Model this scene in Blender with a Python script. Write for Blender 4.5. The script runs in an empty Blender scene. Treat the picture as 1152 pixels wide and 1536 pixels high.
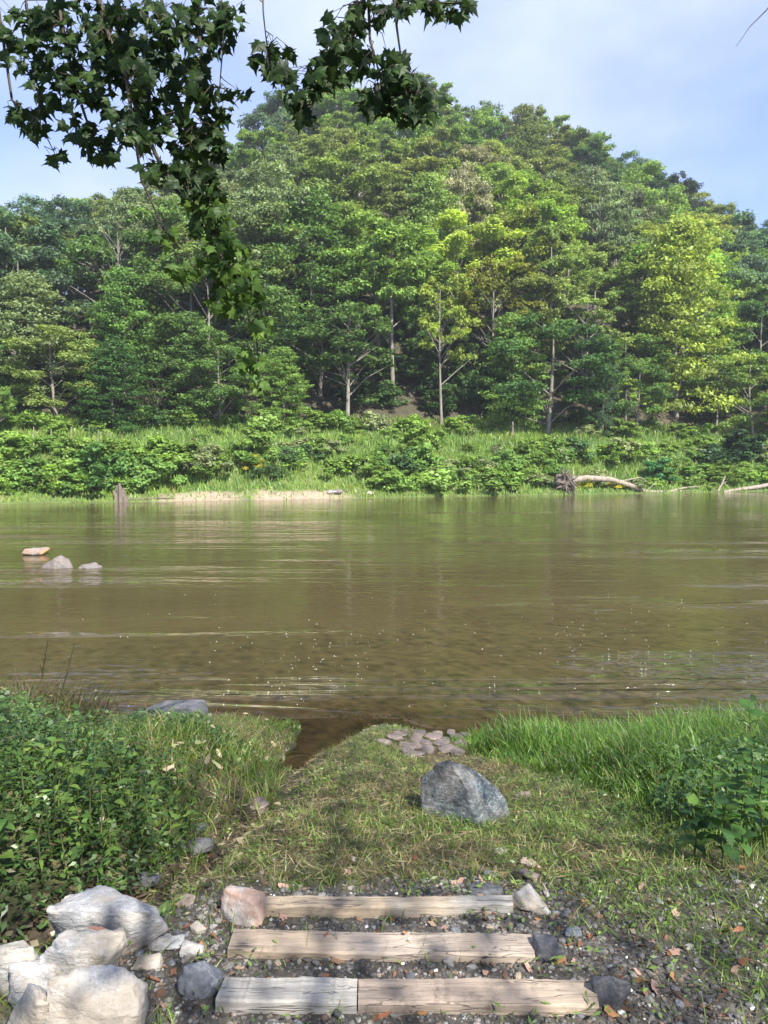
import bpy, bmesh, math, random
import numpy as np
from mathutils import Vector, Matrix, noise as mnoise

R = math.radians
rng = np.random.default_rng(11)
random.seed(11)
sc = bpy.context.scene
COL = sc.collection

# ------------------------------------------------------------------ camera
F = 1109.0                       # focal length in photo pixels (1152 x 1536)
PITCH = R(4.03)
EYE = Vector((0, 0, 3.0))        # water level is z = 0
cam_d = bpy.data.cameras.new('camera')
cam_d.sensor_fit = 'AUTO'; cam_d.sensor_width = 36.0; cam_d.lens = F / 1536 * 36
cam_d.clip_start = 0.05; cam_d.clip_end = 3000
cam = bpy.data.objects.new('camera', cam_d); COL.objects.link(cam)
cam.location = EYE; cam.rotation_euler = (R(90) - PITCH, 0, 0)
sc.camera = cam

# ------------------------------------------------------------------ sun, sky, exposure
SUN_AZ, SUN_EL = R(30), R(45)    # azimuth from straight behind the camera towards its right
to_sun = Vector((math.sin(SUN_AZ) * math.cos(SUN_EL), -math.cos(SUN_AZ) * math.cos(SUN_EL), math.sin(SUN_EL)))
sun_d = bpy.data.lights.new('sun', 'SUN'); sun_d.energy = 4.8; sun_d.angle = R(0.5); sun_d.color = (1.0, 0.95, 0.86)
sun = bpy.data.objects.new('sun', sun_d); COL.objects.link(sun)
sun.rotation_euler = to_sun.to_track_quat('Z', 'Y').to_euler()
world = bpy.data.worlds.new('World'); sc.world = world; world.use_nodes = True
wt = world.node_tree; wt.nodes.clear()
wo = wt.nodes.new('ShaderNodeOutputWorld'); bg = wt.nodes.new('ShaderNodeBackground')
sky = wt.nodes.new('ShaderNodeTexSky'); sky.sky_type = 'NISHITA'; sky.sun_disc = False
sky.sun_elevation = SUN_EL; sky.sun_rotation = math.atan2(to_sun.x, to_sun.y)
sky.air_density = 1.0; sky.dust_density = 0.6; sky.ozone_density = 2.0
tc = wt.nodes.new('ShaderNodeTexCoord'); mp = wt.nodes.new('ShaderNodeMapping')
mp.inputs['Scale'].default_value = (1.3, 1.3, 2.4); mp.inputs['Location'].default_value = (0.35, 0.2, 0.55)
cn = wt.nodes.new('ShaderNodeTexNoise'); cn.inputs['Scale'].default_value = 1.5; cn.inputs['Detail'].default_value = 5; cn.inputs['Roughness'].default_value = 0.48
cr = wt.nodes.new('ShaderNodeMapRange'); cr.inputs['From Min'].default_value = 0.42; cr.inputs['From Max'].default_value = 0.60
cr.inputs['To Min'].default_value = 0.30; cr.inputs['To Max'].default_value = 0.92
mxs = wt.nodes.new('ShaderNodeMix'); mxs.data_type = 'RGBA'
mxs.inputs['B'].default_value = (2.2, 2.5, 3.15, 1)          # thin bright cloud
wt.links.new(tc.outputs['Generated'], mp.inputs['Vector']); wt.links.new(mp.outputs['Vector'], cn.inputs['Vector'])
wt.links.new(cn.outputs['Fac'], cr.inputs['Value']); wt.links.new(cr.outputs['Result'], mxs.inputs['Factor'])
gr = wt.nodes.new('ShaderNodeMix'); gr.data_type = 'RGBA'; gr.blend_type = 'MULTIPLY'; gr.inputs['Factor'].default_value = 1; gr.inputs['B'].default_value = (.42, .52, .84, 1)
wt.links.new(sky.outputs['Color'], gr.inputs['A']); wt.links.new(gr.outputs['Result'], mxs.inputs['A']); wt.links.new(mxs.outputs['Result'], bg.inputs['Color'])
bg.inputs['Strength'].default_value = 0.13
wt.links.new(bg.outputs['Background'], wo.inputs['Surface'])
sc.view_settings.view_transform = 'Standard'; sc.view_settings.look = 'None'
sc.view_settings.gamma = 1.0; sc.view_settings.use_curve_mapping = False
sc.view_settings.exposure = 1.55
sc.render.engine = 'CYCLES'
sc.cycles.max_bounces = 8; sc.cycles.transparent_max_bounces = 8

# ------------------------------------------------------------------ projection helpers
CA, SA = math.cos(PITCH), math.sin(PITCH)
def ray(px, py):
    xr = (px - 576) / F; yr = -(py - 768) / F
    return Vector((xr, CA + yr * SA, -SA + yr * CA))
def at_y(px, py, Y):
    d = ray(px, py); return EYE + d * (Y / d.y)
def at_z(px, py, z):
    d = ray(px, py); return EYE + d * ((z - EYE.z) / d.z)
def to_px(p):
    v = Vector(p) - EYE
    yc = v.z * CA + v.y * SA; zc = v.y * CA - v.z * SA
    return 576 + F * v.x / zc, 768 - F * yc / zc

# ------------------------------------------------------------------ numpy value noise
def vnoise(x, y, seed=0):
    x = np.asarray(x, float); y = np.asarray(y, float)
    xi = np.floor(x).astype(np.int64); yi = np.floor(y).astype(np.int64)
    xf = x - xi; yf = y - yi
    u = xf * xf * (3 - 2 * xf); v = yf * yf * (3 - 2 * yf)
    def h(a, b):
        n = (a * 374761393 + b * 668265263 + seed * 974711) & 0x7fffffff
        n = ((n ^ (n >> 13)) * 1274126177) & 0x7fffffff
        return ((n ^ (n >> 16)) & 0xffff) / 65535.0
    return (h(xi, yi) * (1 - u) + h(xi + 1, yi) * u) * (1 - v) + (h(xi, yi + 1) * (1 - u) + h(xi + 1, yi + 1) * u) * v
def fbm(x, y, seed=0, o=4):
    s = 0; a = 0.5
    for k in range(o):
        s = s + a * vnoise(x * 2 ** k, y * 2 ** k, seed + k * 17); a *= 0.5
    return s
def sstep(a, b, x):
    t = np.clip((np.asarray(x, float) - a) / (b - a), 0, 1); return t * t * (3 - 2 * t)
def seg_dist(x, y, pts):
    d = np.full(np.shape(x), 1e9)
    for (ax, ay), (bx, by) in zip(pts[:-1], pts[1:]):
        vx, vy = bx - ax, by - ay
        t = np.clip(((x - ax) * vx + (y - ay) * vy) / (vx * vx + vy * vy), 0, 1)
        d = np.minimum(d, np.hypot(x - ax - t * vx, y - ay - t * vy))
    return d

# ------------------------------------------------------------------ ground functions
def p0(px, py):                  # pixel on the plain slope, used only to lay out the ditch
    best = None; d = ray(px, py)
    for k in range(1, 400):
        q = EYE + d * (k * 0.03 / d.y)
        if q.z < float(base_h(q.x, q.y)): return (q.x, q.y)
    return (q.x, q.y)
def waterline(x):
    return 8.25 - 0.55 * sstep(0.1, 0.9, x) - 0.03 * np.abs(x) + 0.12 * (fbm(x * 0.9, x * 0 + 3, 5) - 0.5)
def base_h(x, y):
    x = np.asarray(x, float); y = np.asarray(y, float)
    yw = waterline(x)
    t = (y - 2.75) / (yw - 2.75)
    z = np.where(y < 2.75, 1.275 + (2.75 - y) * 0.055, 1.275 * (1 - t))
    return np.where(t > 1, -0.34 * (y - yw), z)
INLET = [(-0.30, 9.6), (-0.52, 8.3), (-0.72, 7.5), (-0.86, 7.0)]
DITCH = [(-0.86, 7.0), p0(415, 1195), p0(345, 1225), p0(285, 1275), p0(200, 1330), p0(60, 1372), p0(-60, 1395), (-3.2, 2.6)]
def near_h(x, y):
    x = np.asarray(x, float); y = np.asarray(y, float)
    z = base_h(x, y)
    di = seg_dist(x, y, INLET); dd = seg_dist(x, y, DITCH)
    dx = np.interp(y, [q[1] for q in reversed(DITCH)], [q[0] for q in reversed(DITCH)])
    left = sstep(0.12, 0.7, dx - x) * sstep(2.7, 3.6, y)
    z = z + left * (0.20 + 0.10 * fbm(x * 1.3, y * 1.3, 9)) * (1 - .75 * sstep(5.0, 7.6, y)) * (1 - sstep(8.0, 8.35, y))
    z = z - 0.20 * np.exp(-(dd / 0.20) ** 2) * (0.7 + 0.6 * fbm(x * 3, y * 3, 3))
    inl = np.exp(-(np.maximum(di + .22 * (fbm(x * 5, y * 5, 29, 3) - .45), 0) / 0.36) ** 2.6)
    z = z * (1 - inl) + inl * np.minimum(z, -0.07)
    mud = np.exp(-(((x - 0.45) / 0.38) ** 2 + ((y - 6.7) / 0.5) ** 2)) ; z = z - 0.07 * mud
    z = z + 0.05 * (fbm(x * 2.2, y * 2.2, 21) - 0.47) + 0.016 * (fbm(x * 9, y * 9, 33, 3) - 0.45)
    return z
def ground_pt(px, py):
    d = ray(px, py); a = 1.2; q = EYE
    while a < 14:
        q = EYE + d * (a / d.y)
        if q.z < float(near_h(q.x, q.y)): return q
        a += 0.02
    return q
SIL = np.array([(-400, 430), (-150, 390), (0, 352), (60, 346), (130, 312), (180, 290), (250, 275), (310, 258), (380, 225), (430, 190), (490, 150), (560, 122), (640, 126),
                (700, 155), (750, 180), (800, 165), (870, 192), (960, 252), (1060, 300), (1152, 338), (1400, 420), (1700, 470)], float)
RX = (SIL[:, 0] - 576) / F * 150; RZ = 3 + (690 - SIL[:, 1]) / F * 150 - 13.5 + np.interp(SIL[:, 0], [-400, 0, 130, 250, 400, 600, 800, 900, 1000, 1152], [-15, -17.5, -14, -7, -3.5, -2, 0, 5, 8, 9])
def shore(x): return 59 + 0.33 * np.clip(x, -70, 70) + 0.9 * (fbm(np.asarray(x, float) * 0.22, np.asarray(x, float) * 0 + 1, 40) - 0.5)
def far_h(x, y):
    x = np.asarray(x, float); y = np.asarray(y, float)
    t = y - shore(x)
    z = np.interp(t, [-14, -1.2, 0, 1.2, 3.0, 5.5, 8.5, 13.5, 17], [-3, -0.35, 0.0, 0.45, 0.85, 2.7, 3.7, 5.0, 6.2])
    rz = np.interp(x, RX, RZ)
    k = np.clip((t - 17) / 76, 0, 1.0)
    k2 = np.clip((t - 95) / 160, 0, 1)
    z = z + (rz - 6.2) * (1.0 * k - 0.10 * k * k * (3 - 2 * k) + 0.10 * k ** 2) * (1 - 0.75 * sstep(0, 1, k2))
    return z + 1.2 * (fbm(x * 0.09, y * 0.09, 50) - 0.47) * sstep(14, 22, t) + 0.5 * (fbm(x * 0.5, y * 0.5, 52) - 0.47) * sstep(0.3, 3, t)

# ------------------------------------------------------------------ object helpers
def tag(o, label=None, cat=None, group=None, kind=None):
    if label: o['label'] = label
    if cat: o['category'] = cat
    if group: o['group'] = group
    if kind: o['kind'] = kind
    return o
def link(name, data, parent=None, loc=None):
    o = bpy.data.objects.new(name, data); COL.objects.link(o)
    if parent is not None: o.parent = parent
    if loc is not None: o.location = loc
    return o
def fast_mesh(name, V, Fc, mats=(), col=None, smooth=False, attrs=None):
    V = np.asarray(V, np.float32); Fc = np.asarray(Fc, np.int32); k = Fc.shape[1]
    me = bpy.data.meshes.new(name)
    me.vertices.add(len(V)); me.vertices.foreach_set('co', V.ravel())
    me.loops.add(Fc.size); me.polygons.add(len(Fc))
    me.loops.foreach_set('vertex_index', Fc.ravel())
    me.polygons.foreach_set('loop_start', np.arange(0, Fc.size, k, dtype=np.int32))
    me.polygons.foreach_set('use_smooth', np.full(len(Fc), smooth))
    me.update(calc_edges=True)
    if col is not None:
        a = me.attributes.new('col', 'FLOAT_COLOR', 'POINT')
        c4 = np.ones((len(V), 4), np.float32); c4[:, :3] = col; a.data.foreach_set('color', c4.ravel())
    for nm, arr in (attrs or {}).items():
        a = me.attributes.new(nm, 'FLOAT', 'POINT'); a.data.foreach_set('value', np.asarray(arr, np.float32))
    for m in mats: me.materials.append(m)
    return me
def grid_mesh(name, xs, ys, hf, mats, attrs=None, smooth=True):
    X, Y = np.meshgrid(xs, ys); Z = hf(X, Y)
    V = np.stack([X, Y, Z], -1).reshape(-1, 3)
    n = len(xs); i = np.arange(len(ys) - 1)[:, None] * n + np.arange(n - 1)[None, :]
    Fc = np.stack([i, i + 1, i + n + 1, i + n], -1).reshape(-1, 4)
    at = {k: f(X, Y, Z).ravel() for k, f in (attrs or {}).items()}
    return fast_mesh(name, V, Fc, mats, smooth=smooth, attrs=at)
def tube(pts, rad, n=6, V0=0):
    """tapered tube along points; returns verts, quad faces"""
    pts = [Vector(p) for p in pts]; V = []; Fc = []
    for i, p in enumerate(pts):
        t = (pts[min(i + 1, len(pts) - 1)] - pts[max(i - 1, 0)]).normalized()
        a = t.orthogonal().normalized() if i == 0 else (a - t * a.dot(t)).normalized()
        b = t.cross(a)
        for k in range(n):
            w = 2 * math.pi * k / n
            V.append(p + (a * math.cos(w) + b * math.sin(w)) * rad[i])
    for i in range(len(pts) - 1):
        for k in range(n):
            k2 = (k + 1) % n
            Fc.append((V0 + i * n + k, V0 + i * n + k2, V0 + (i + 1) * n + k2, V0 + (i + 1) * n + k))
    return V, Fc
class Tubes:
    def __init__(s): s.V = []; s.F = []
    def add(s, pts, rad, n=6):
        v, f = tube(pts, rad, n, len(s.V)); s.V += [tuple(q) for q in v]; s.F += f
    def mesh(s, name, mat): return fast_mesh(name, np.array(s.V), np.array(s.F), [mat], smooth=True)
def unit(v): return v / np.maximum(np.linalg.norm(v, axis=1, keepdims=True), 1e-9)
def kites(C, U, N, L, W, mid=0.45):
    """flat four-cornered leaves; C base centre, U axis, N normal"""
    U = unit(U); S = unit(np.cross(N, U)); L = np.asarray(L)[:, None]; W = np.asarray(W)[:, None]
    V = np.stack([C - U * L * 0.5, C + S * W * 0.5 + U * L * (mid - 0.5), C + U * L * 0.5, C - S * W * 0.5 + U * L * (mid - 0.5)], 1)
    return V.reshape(-1, 3), np.arange(len(C) * 4).reshape(-1, 4)
def blades(P, H, W, lean, droop, az=None, levels=3):
    """grass blades as triangle strips: P roots, lean (n,2), droop amount"""
    n = len(P); az = rng.uniform(0, 2 * np.pi, n) if az is None else az
    S = np.stack([np.cos(az), np.sin(az), np.zeros(n)], 1)
    rows = []
    for k in range(levels):
        t = k / levels
        c = P + np.stack([lean[:, 0] * t ** 1.8 * H, lean[:, 1] * t ** 1.8 * H, H * (t - droop * t ** 3)], 1)
        w = (W * (1 - 0.75 * t ** 1.5) * 0.5)[:, None]
        rows += [c - S * w, c + S * w]
    rows.append(P + np.stack([lean[:, 0] * H, lean[:, 1] * H, H * (1 - droop)], 1))
    V = np.stack(rows, 1); m = V.shape[1]
    T = []
    for k in range(levels - 1):
        T += [(2 * k, 2 * k + 1, 2 * k + 3), (2 * k, 2 * k + 3, 2 * k + 2)]
    T.append((m - 3, m - 2, m - 1))
    Fc = (np.arange(n)[:, None, None] * m + np.array(T)[None]).reshape(-1, 3)
    return V.reshape(-1, 3), Fc, m

# ------------------------------------------------------------------ materials
def new_mat(name):
    m = bpy.data.materials.new(name); m.use_nodes = True
    nt = m.node_tree; nt.nodes.clear()
    out = nt.nodes.new('ShaderNodeOutputMaterial')
    return m, nt, out
def nd(nt, typ, **kw):
    n = nt.nodes.new(typ)
    for k, v in kw.items():
        if k.startswith('_'): setattr(n, k[1:], v)
        else:
            s = n.inputs[k.replace('__', ' ')]
            if hasattr(v, 'is_output'): nt.links.new(v, s)
            else: s.default_value = v
    return n
def noise_tex(nt, vec, scale, detail=4, rough=0.55, dist=0.0):
    return nd(nt, 'ShaderNodeTexNoise', Vector=vec, Scale=scale, Detail=detail, Roughness=rough, Distortion=dist).outputs['Fac']
def ramp(nt, fac, stops):
    r = nt.nodes.new('ShaderNodeValToRGB'); nt.links.new(fac, r.inputs['Fac'])
    e = r.color_ramp.elements
    while len(e) < len(stops): e.new(0.5)
    for el, (p, c) in zip(e, stops):
        el.position = p; el.color = (*c, 1) if len(c) == 3 else c
    return r.outputs['Color']
def mixc(nt, fac, a, b, blend='MIX'):
    m = nt.nodes.new('ShaderNodeMix'); m.data_type = 'RGBA'; m.blend_type = blend
    for s, v in ((m.inputs['Factor'], fac), (m.inputs['A'], a), (m.inputs['B'], b)):
        if hasattr(v, 'is_output'): nt.links.new(v, s)
        else: s.default_value = v if not isinstance(v, tuple) or len(v) == 4 else (*v, 1)
    return m.outputs['Result']
def math_n(nt, op, a, b=0.0, c=None, clamp=False):
    m = nt.nodes.new('ShaderNodeMath'); m.operation = op; m.use_clamp = clamp
    for i, v in enumerate((a, b) if c is None else (a, b, c)):
        if hasattr(v, 'is_output'): nt.links.new(v, m.inputs[i])
        else: m.inputs[i].default_value = v
    return m.outputs[0]
def maprange(nt, v, a, b, c, d):
    m = nt.nodes.new('ShaderNodeMapRange'); nt.links.new(v, m.inputs['Value'])
    for k, x in zip(('From Min', 'From Max', 'To Min', 'To Max'), (a, b, c, d)): m.inputs[k].default_value = x
    return m.outputs['Result']
def bump(nt, h, strength, dist):
    b = nd(nt, 'ShaderNodeBump', Strength=strength, Distance=dist, Height=h); return b.outputs['Normal']

def leaf_shader(nt, out, color, trans=0.35, gloss=0.05, rough=0.45):
    d = nd(nt, 'ShaderNodeBsdfDiffuse', Color=color)
    tcol = mixc(nt, 1.0, color, (1.25, 1.15, 0.55, 1), 'MULTIPLY')
    t = nd(nt, 'ShaderNodeBsdfTranslucent', Color=tcol)
    m = nd(nt, 'ShaderNodeMixShader', Fac=trans)
    nt.links.new(d.outputs[0], m.inputs[1]); nt.links.new(t.outputs[0], m.inputs[2])
    g = nd(nt, 'ShaderNodeBsdfGlossy', Color=(1, 1, 1, 1), Roughness=rough)
    m2 = nd(nt, 'ShaderNodeMixShader', Fac=gloss)
    nt.links.new(m.outputs[0], m2.inputs[1]); nt.links.new(g.outputs[0], m2.inputs[2])
    nt.links.new(m2.outputs[0], out.inputs['Surface'])
def mat_tree_leaf():
    m, nt, out = new_mat('tree_leaf')
    oi = nt.nodes.new('ShaderNodeObjectInfo'); at = nd(nt, 'ShaderNodeAttribute', _attribute_name='tint')
    f = maprange(nt, at.outputs['Fac'], 0, 1, 0.55, 1.5)
    c = nd(nt, 'ShaderNodeVectorMath', _operation='SCALE'); nt.links.new(oi.outputs['Color'], c.inputs[0]); nt.links.new(f, c.inputs['Scale'])
    warm = mixc(nt, 1.0, c.outputs[0], (1.16, 1.06, 0.82, 1), 'MULTIPLY')
    col = mixc(nt, math_n(nt, 'MULTIPLY', at.outputs['Fac'], 0.8, clamp=True), c.outputs[0], warm)
    leaf_shader(nt, out, col, 0.42, 0.012, 0.5); return m
def mat_attr_leaf(name, trans=0.3, gloss=0.04, rough=0.45):
    m, nt, out = new_mat(name)
    at = nd(nt, 'ShaderNodeAttribute', _attribute_name='col')
    leaf_shader(nt, out, at.outputs['Color'], trans, gloss, rough); return m
def mat_obj_leaf(name, trans=0.3, gloss=0.05, rough=0.4, vein=14.0):
    m, nt, out = new_mat(name)
    oi = nt.nodes.new('ShaderNodeObjectInfo'); tcn = nt.nodes.new('ShaderNodeTexCoord')
    n = noise_tex(nt, tcn.outputs['Object'], vein, 3)
    f = maprange(nt, n, 0.3, 0.7, 0.75, 1.25)
    c = nd(nt, 'ShaderNodeVectorMath', _operation='SCALE'); nt.links.new(oi.outputs['Color'], c.inputs[0]); nt.links.new(f, c.inputs['Scale'])
    leaf_shader(nt, out, c.outputs[0], trans, gloss, rough); return m
def mat_bark(name, c1, c2, scale=9.0):
    m, nt, out = new_mat(name)
    tcn = nt.nodes.new('ShaderNodeTexCoord'); mpn = nd(nt, 'ShaderNodeMapping', Vector=tcn.outputs['Object']); mpn.inputs['Scale'].default_value = (1, 1, 0.25)
    n = noise_tex(nt, mpn.outputs[0], scale, 6, 0.65)
    col = ramp(nt, n, [(0.3, c1), (0.7, c2)])
    p = nd(nt, 'ShaderNodeBsdfPrincipled', Base__Color=col, Roughness=0.85, Normal=bump(nt, n, 0.6, 0.03))
    nt.links.new(p.outputs[0], out.inputs['Surface']); return m
def mat_rock(name, dark, mid, light, scale=6.0, vein=0.35, stretch=(1, 1, 1), stain=None, stain_amt=0.0, bumpd=0.012, rough=0.8, rot=(0, 0, 0)):
    m, nt, out = new_mat(name)
    tcn = nt.nodes.new('ShaderNodeTexCoord'); oi = nt.nodes.new('ShaderNodeObjectInfo')
    off = nd(nt, 'ShaderNodeVectorMath', _operation='ADD'); nt.links.new(tcn.outputs['Object'], off.inputs[0])
    rv = nd(nt, 'ShaderNodeVectorMath', _operation='SCALE'); rv.inputs[0].default_value = (13, 7, 5); nt.links.new(oi.outputs['Random'], rv.inputs['Scale'])
    nt.links.new(rv.outputs[0], off.inputs[1])
    mpn = nd(nt, 'ShaderNodeMapping', Vector=off.outputs[0]); mpn.inputs['Scale'].default_value = stretch; mpn.inputs['Rotation'].default_value = rot
    n1 = noise_tex(nt, mpn.outputs[0], scale, 8, 0.62, 0.4)
    n2 = noise_tex(nt, mpn.outputs[0], scale * 6, 5, 0.7)
    fine = noise_tex(nt, off.outputs[0], scale * 25, 3, 0.7)
    c = ramp(nt, n1, [(0.28, dark), (0.5, mid), (0.74, light)])
    c = mixc(nt, 0.55, c, ramp(nt, n2, [(0.3, dark), (0.5, mid), (0.68, light)]))
    vn = math_n(nt, 'ABSOLUTE', math_n(nt, 'SUBTRACT', noise_tex(nt, mpn.outputs[0], scale * 1.1, 3, 0.5, 0.8), 0.5))
    c = mixc(nt, math_n(nt, 'MULTIPLY', maprange(nt, vn, 0.0, 0.02, 1, 0), vein, clamp=True), c, light)
    sp = maprange(nt, fine, 0.35, 0.7, 0.82, 1.15)
    cs = nd(nt, 'ShaderNodeVectorMath', _operation='SCALE'); nt.links.new(c, cs.inputs[0]); nt.links.new(sp, cs.inputs['Scale']); c = cs.outputs[0]
    if stain:
        ns = noise_tex(nt, off.outputs[0], scale * 0.6, 4, 0.6)
        c = mixc(nt, math_n(nt, 'MULTIPLY', maprange(nt, ns, 0.42, 0.6, 0, 1), stain_amt, clamp=True), c, stain)
    h = math_n(nt, 'ADD', math_n(nt, 'MULTIPLY', n1, 1.0), math_n(nt, 'MULTIPLY', n2, 0.35))
    h = math_n(nt, 'ADD', h, math_n(nt, 'MULTIPLY', fine, 0.1))
    p = nd(nt, 'ShaderNodeBsdfPrincipled', Base__Color=c, Roughness=rough, Normal=bump(nt, h, 0.9, bumpd))
    nt.links.new(p.outputs[0], out.inputs['Surface']); return m
def mat_wood(name, cols, flip=1.0, dirt=0.5):
    """weathered sawn timber, grain along local X"""
    m, nt, out = new_mat(name)
    tcn = nt.nodes.new('ShaderNodeTexCoord'); oi = nt.nodes.new('ShaderNodeObjectInfo')
    off = nd(nt, 'ShaderNodeVectorMath', _operation='ADD'); nt.links.new(tcn.outputs['Object'], off.inputs[0])
    rv = nd(nt, 'ShaderNodeVectorMath', _operation='SCALE'); rv.inputs[0].default_value = (3, 9, 5); nt.links.new(oi.outputs['Random'], rv.inputs['Scale']); nt.links.new(rv.outputs[0], off.inputs[1])
    mpn = nd(nt, 'ShaderNodeMapping', Vector=off.outputs[0]); mpn.inputs['Scale'].default_value = (0.09, 1, 1)
    g1 = noise_tex(nt, mpn.outputs[0], 45, 6, 0.6, 0.6); g2 = noise_tex(nt, mpn.outputs[0], 160, 4, 0.6)
    sep = nd(nt, 'ShaderNodeSeparateXYZ', Vector=tcn.outputs['Object'])
    blot = noise_tex(nt, off.outputs[0], 2.6, 4, 0.6)
    wear = math_n(nt, 'ADD', math_n(nt, 'MULTIPLY', sep.outputs['X'], 0.9 * flip), math_n(nt, 'MULTIPLY', math_n(nt, 'SUBTRACT', blot, 0.5), 1.6))
    base = mixc(nt, maprange(nt, wear, -0.12, 0.16, 0, 1), cols[0], cols[1])
    k = math_n(nt, 'ADD', math_n(nt, 'MULTIPLY', g1, 0.7), math_n(nt, 'MULTIPLY', g2, 0.3))
    f = maprange(nt, k, 0.33, 0.66, 0.62, 1.25)
    cs = nd(nt, 'ShaderNodeVectorMath', _operation='SCALE'); nt.links.new(base, cs.inputs[0]); nt.links.new(f, cs.inputs['Scale'])
    crk = noise_tex(nt, mpn.outputs[0], 22, 3, 0.5, 0.3)
    cv = maprange(nt, math_n(nt, 'ABSOLUTE', math_n(nt, 'SUBTRACT', crk, 0.5)), 0.0, 0.012, 1, 0)
    c = mixc(nt, math_n(nt, 'MULTIPLY', cv, 0.75), cs.outputs[0], (0.045, 0.035, 0.028, 1))
    nd2 = noise_tex(nt, off.outputs[0], 14, 6, 0.7)
    c = mixc(nt, math_n(nt, 'MULTIPLY', maprange(nt, nd2, 0.52, 0.7, 0, 1), dirt), c, (0.09, 0.075, 0.06, 1))
    h = math_n(nt, 'SUBTRACT', k, math_n(nt, 'MULTIPLY', cv, 0.5))
    p = nd(nt, 'ShaderNodeBsdfPrincipled', Base__Color=c, Roughness=0.85, Normal=bump(nt, h, 0.8, 0.006))
    nt.links.new(p.outputs[0], out.inputs['Surface']); return m
def mat_near_ground():
    m, nt, out = new_mat('riverbank_soil')
    geo = nt.nodes.new('ShaderNodeNewGeometry'); P = geo.outputs['Position']
    gv = nd(nt, 'ShaderNodeAttribute', _attribute_name='gravel').outputs['Fac']
    md = nd(nt, 'ShaderNodeAttribute', _attribute_name='mud').outputs['Fac']
    a = noise_tex(nt, P, 3.0, 6, 0.65); b = noise_tex(nt, P, 26, 6, 0.7); c = noise_tex(nt, P, 140, 3, 0.7)
    soil = ramp(nt, b, [(0.3, (0.035, 0.026, 0.015)), (0.5, (0.085, 0.07, 0.035)), (0.7, (0.17, 0.14, 0.075))])
    green = ramp(nt, b, [(0.3, (0.025, 0.03, 0.01)), (0.7, (0.085, 0.105, 0.03))])
    s = mixc(nt, maprange(nt, a, 0.4, 0.6, 0, 1), soil, green)
    v = nd(nt, 'ShaderNodeTexVoronoi', Vector=P, Scale=75.0)
    grav = ramp(nt, v.outputs['Color'], [(0.0, (0.03, 0.027, 0.023)), (0.55, (0.08, 0.074, 0.066)), (0.85, (0.14, 0.13, 0.12)), (1.0, (0.38, 0.37, 0.35))])
    grav = mixc(nt, maprange(nt, b, 0.4, 0.62, 0, 0.8), grav, (0.055, 0.043, 0.032, 1))
    s = mixc(nt, gv, s, grav)
    mud = ramp(nt, b, [(0.3, (0.022, 0.016, 0.010)), (0.7, (0.07, 0.05, 0.035))])
    s = mixc(nt, md, s, mud)
    h = math_n(nt, 'ADD', b, math_n(nt, 'MULTIPLY', c, 0.4))
    r = maprange(nt, md, 0, 1, 0.95, 0.7)
    p = nd(nt, 'ShaderNodeBsdfPrincipled', Base__Color=s, Roughness=r, Normal=bump(nt, h, 0.8, 0.02))
    nt.links.new(p.outputs[0], out.inputs['Surface']); return m
def mat_far_ground():
    m, nt, out = new_mat('hillside_soil')
    geo = nt.nodes.new('ShaderNodeNewGeometry'); P = geo.outputs['Position']
    sand = nd(nt, 'ShaderNodeAttribute', _attribute_name='sand').outputs['Fac']
    wood = nd(nt, 'ShaderNodeAttribute', _attribute_name='wood').outputs['Fac']
    b = noise_tex(nt, P, 1.3, 6, 0.65)
    g = ramp(nt, b, [(0.3, (0.045, 0.07, 0.015)), (0.7, (0.11, 0.15, 0.035))])
    w = ramp(nt, b, [(0.3, (0.02, 0.02, 0.01)), (0.7, (0.06, 0.05, 0.025))])
    s = mixc(nt, wood, g, w)
    sd = ramp(nt, noise_tex(nt, P, 2.5, 5, 0.7), [(0.3, (0.19, 0.145, 0.10)), (0.7, (0.32, 0.25, 0.18))])
    s = mixc(nt, sand, s, sd)
    p = nd(nt, 'ShaderNodeBsdfPrincipled', Base__Color=s, Roughness=0.95, Normal=bump(nt, b, 0.7, 0.3))
    nt.links.new(p.outputs[0], out.inputs['Surface']); return m
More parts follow.
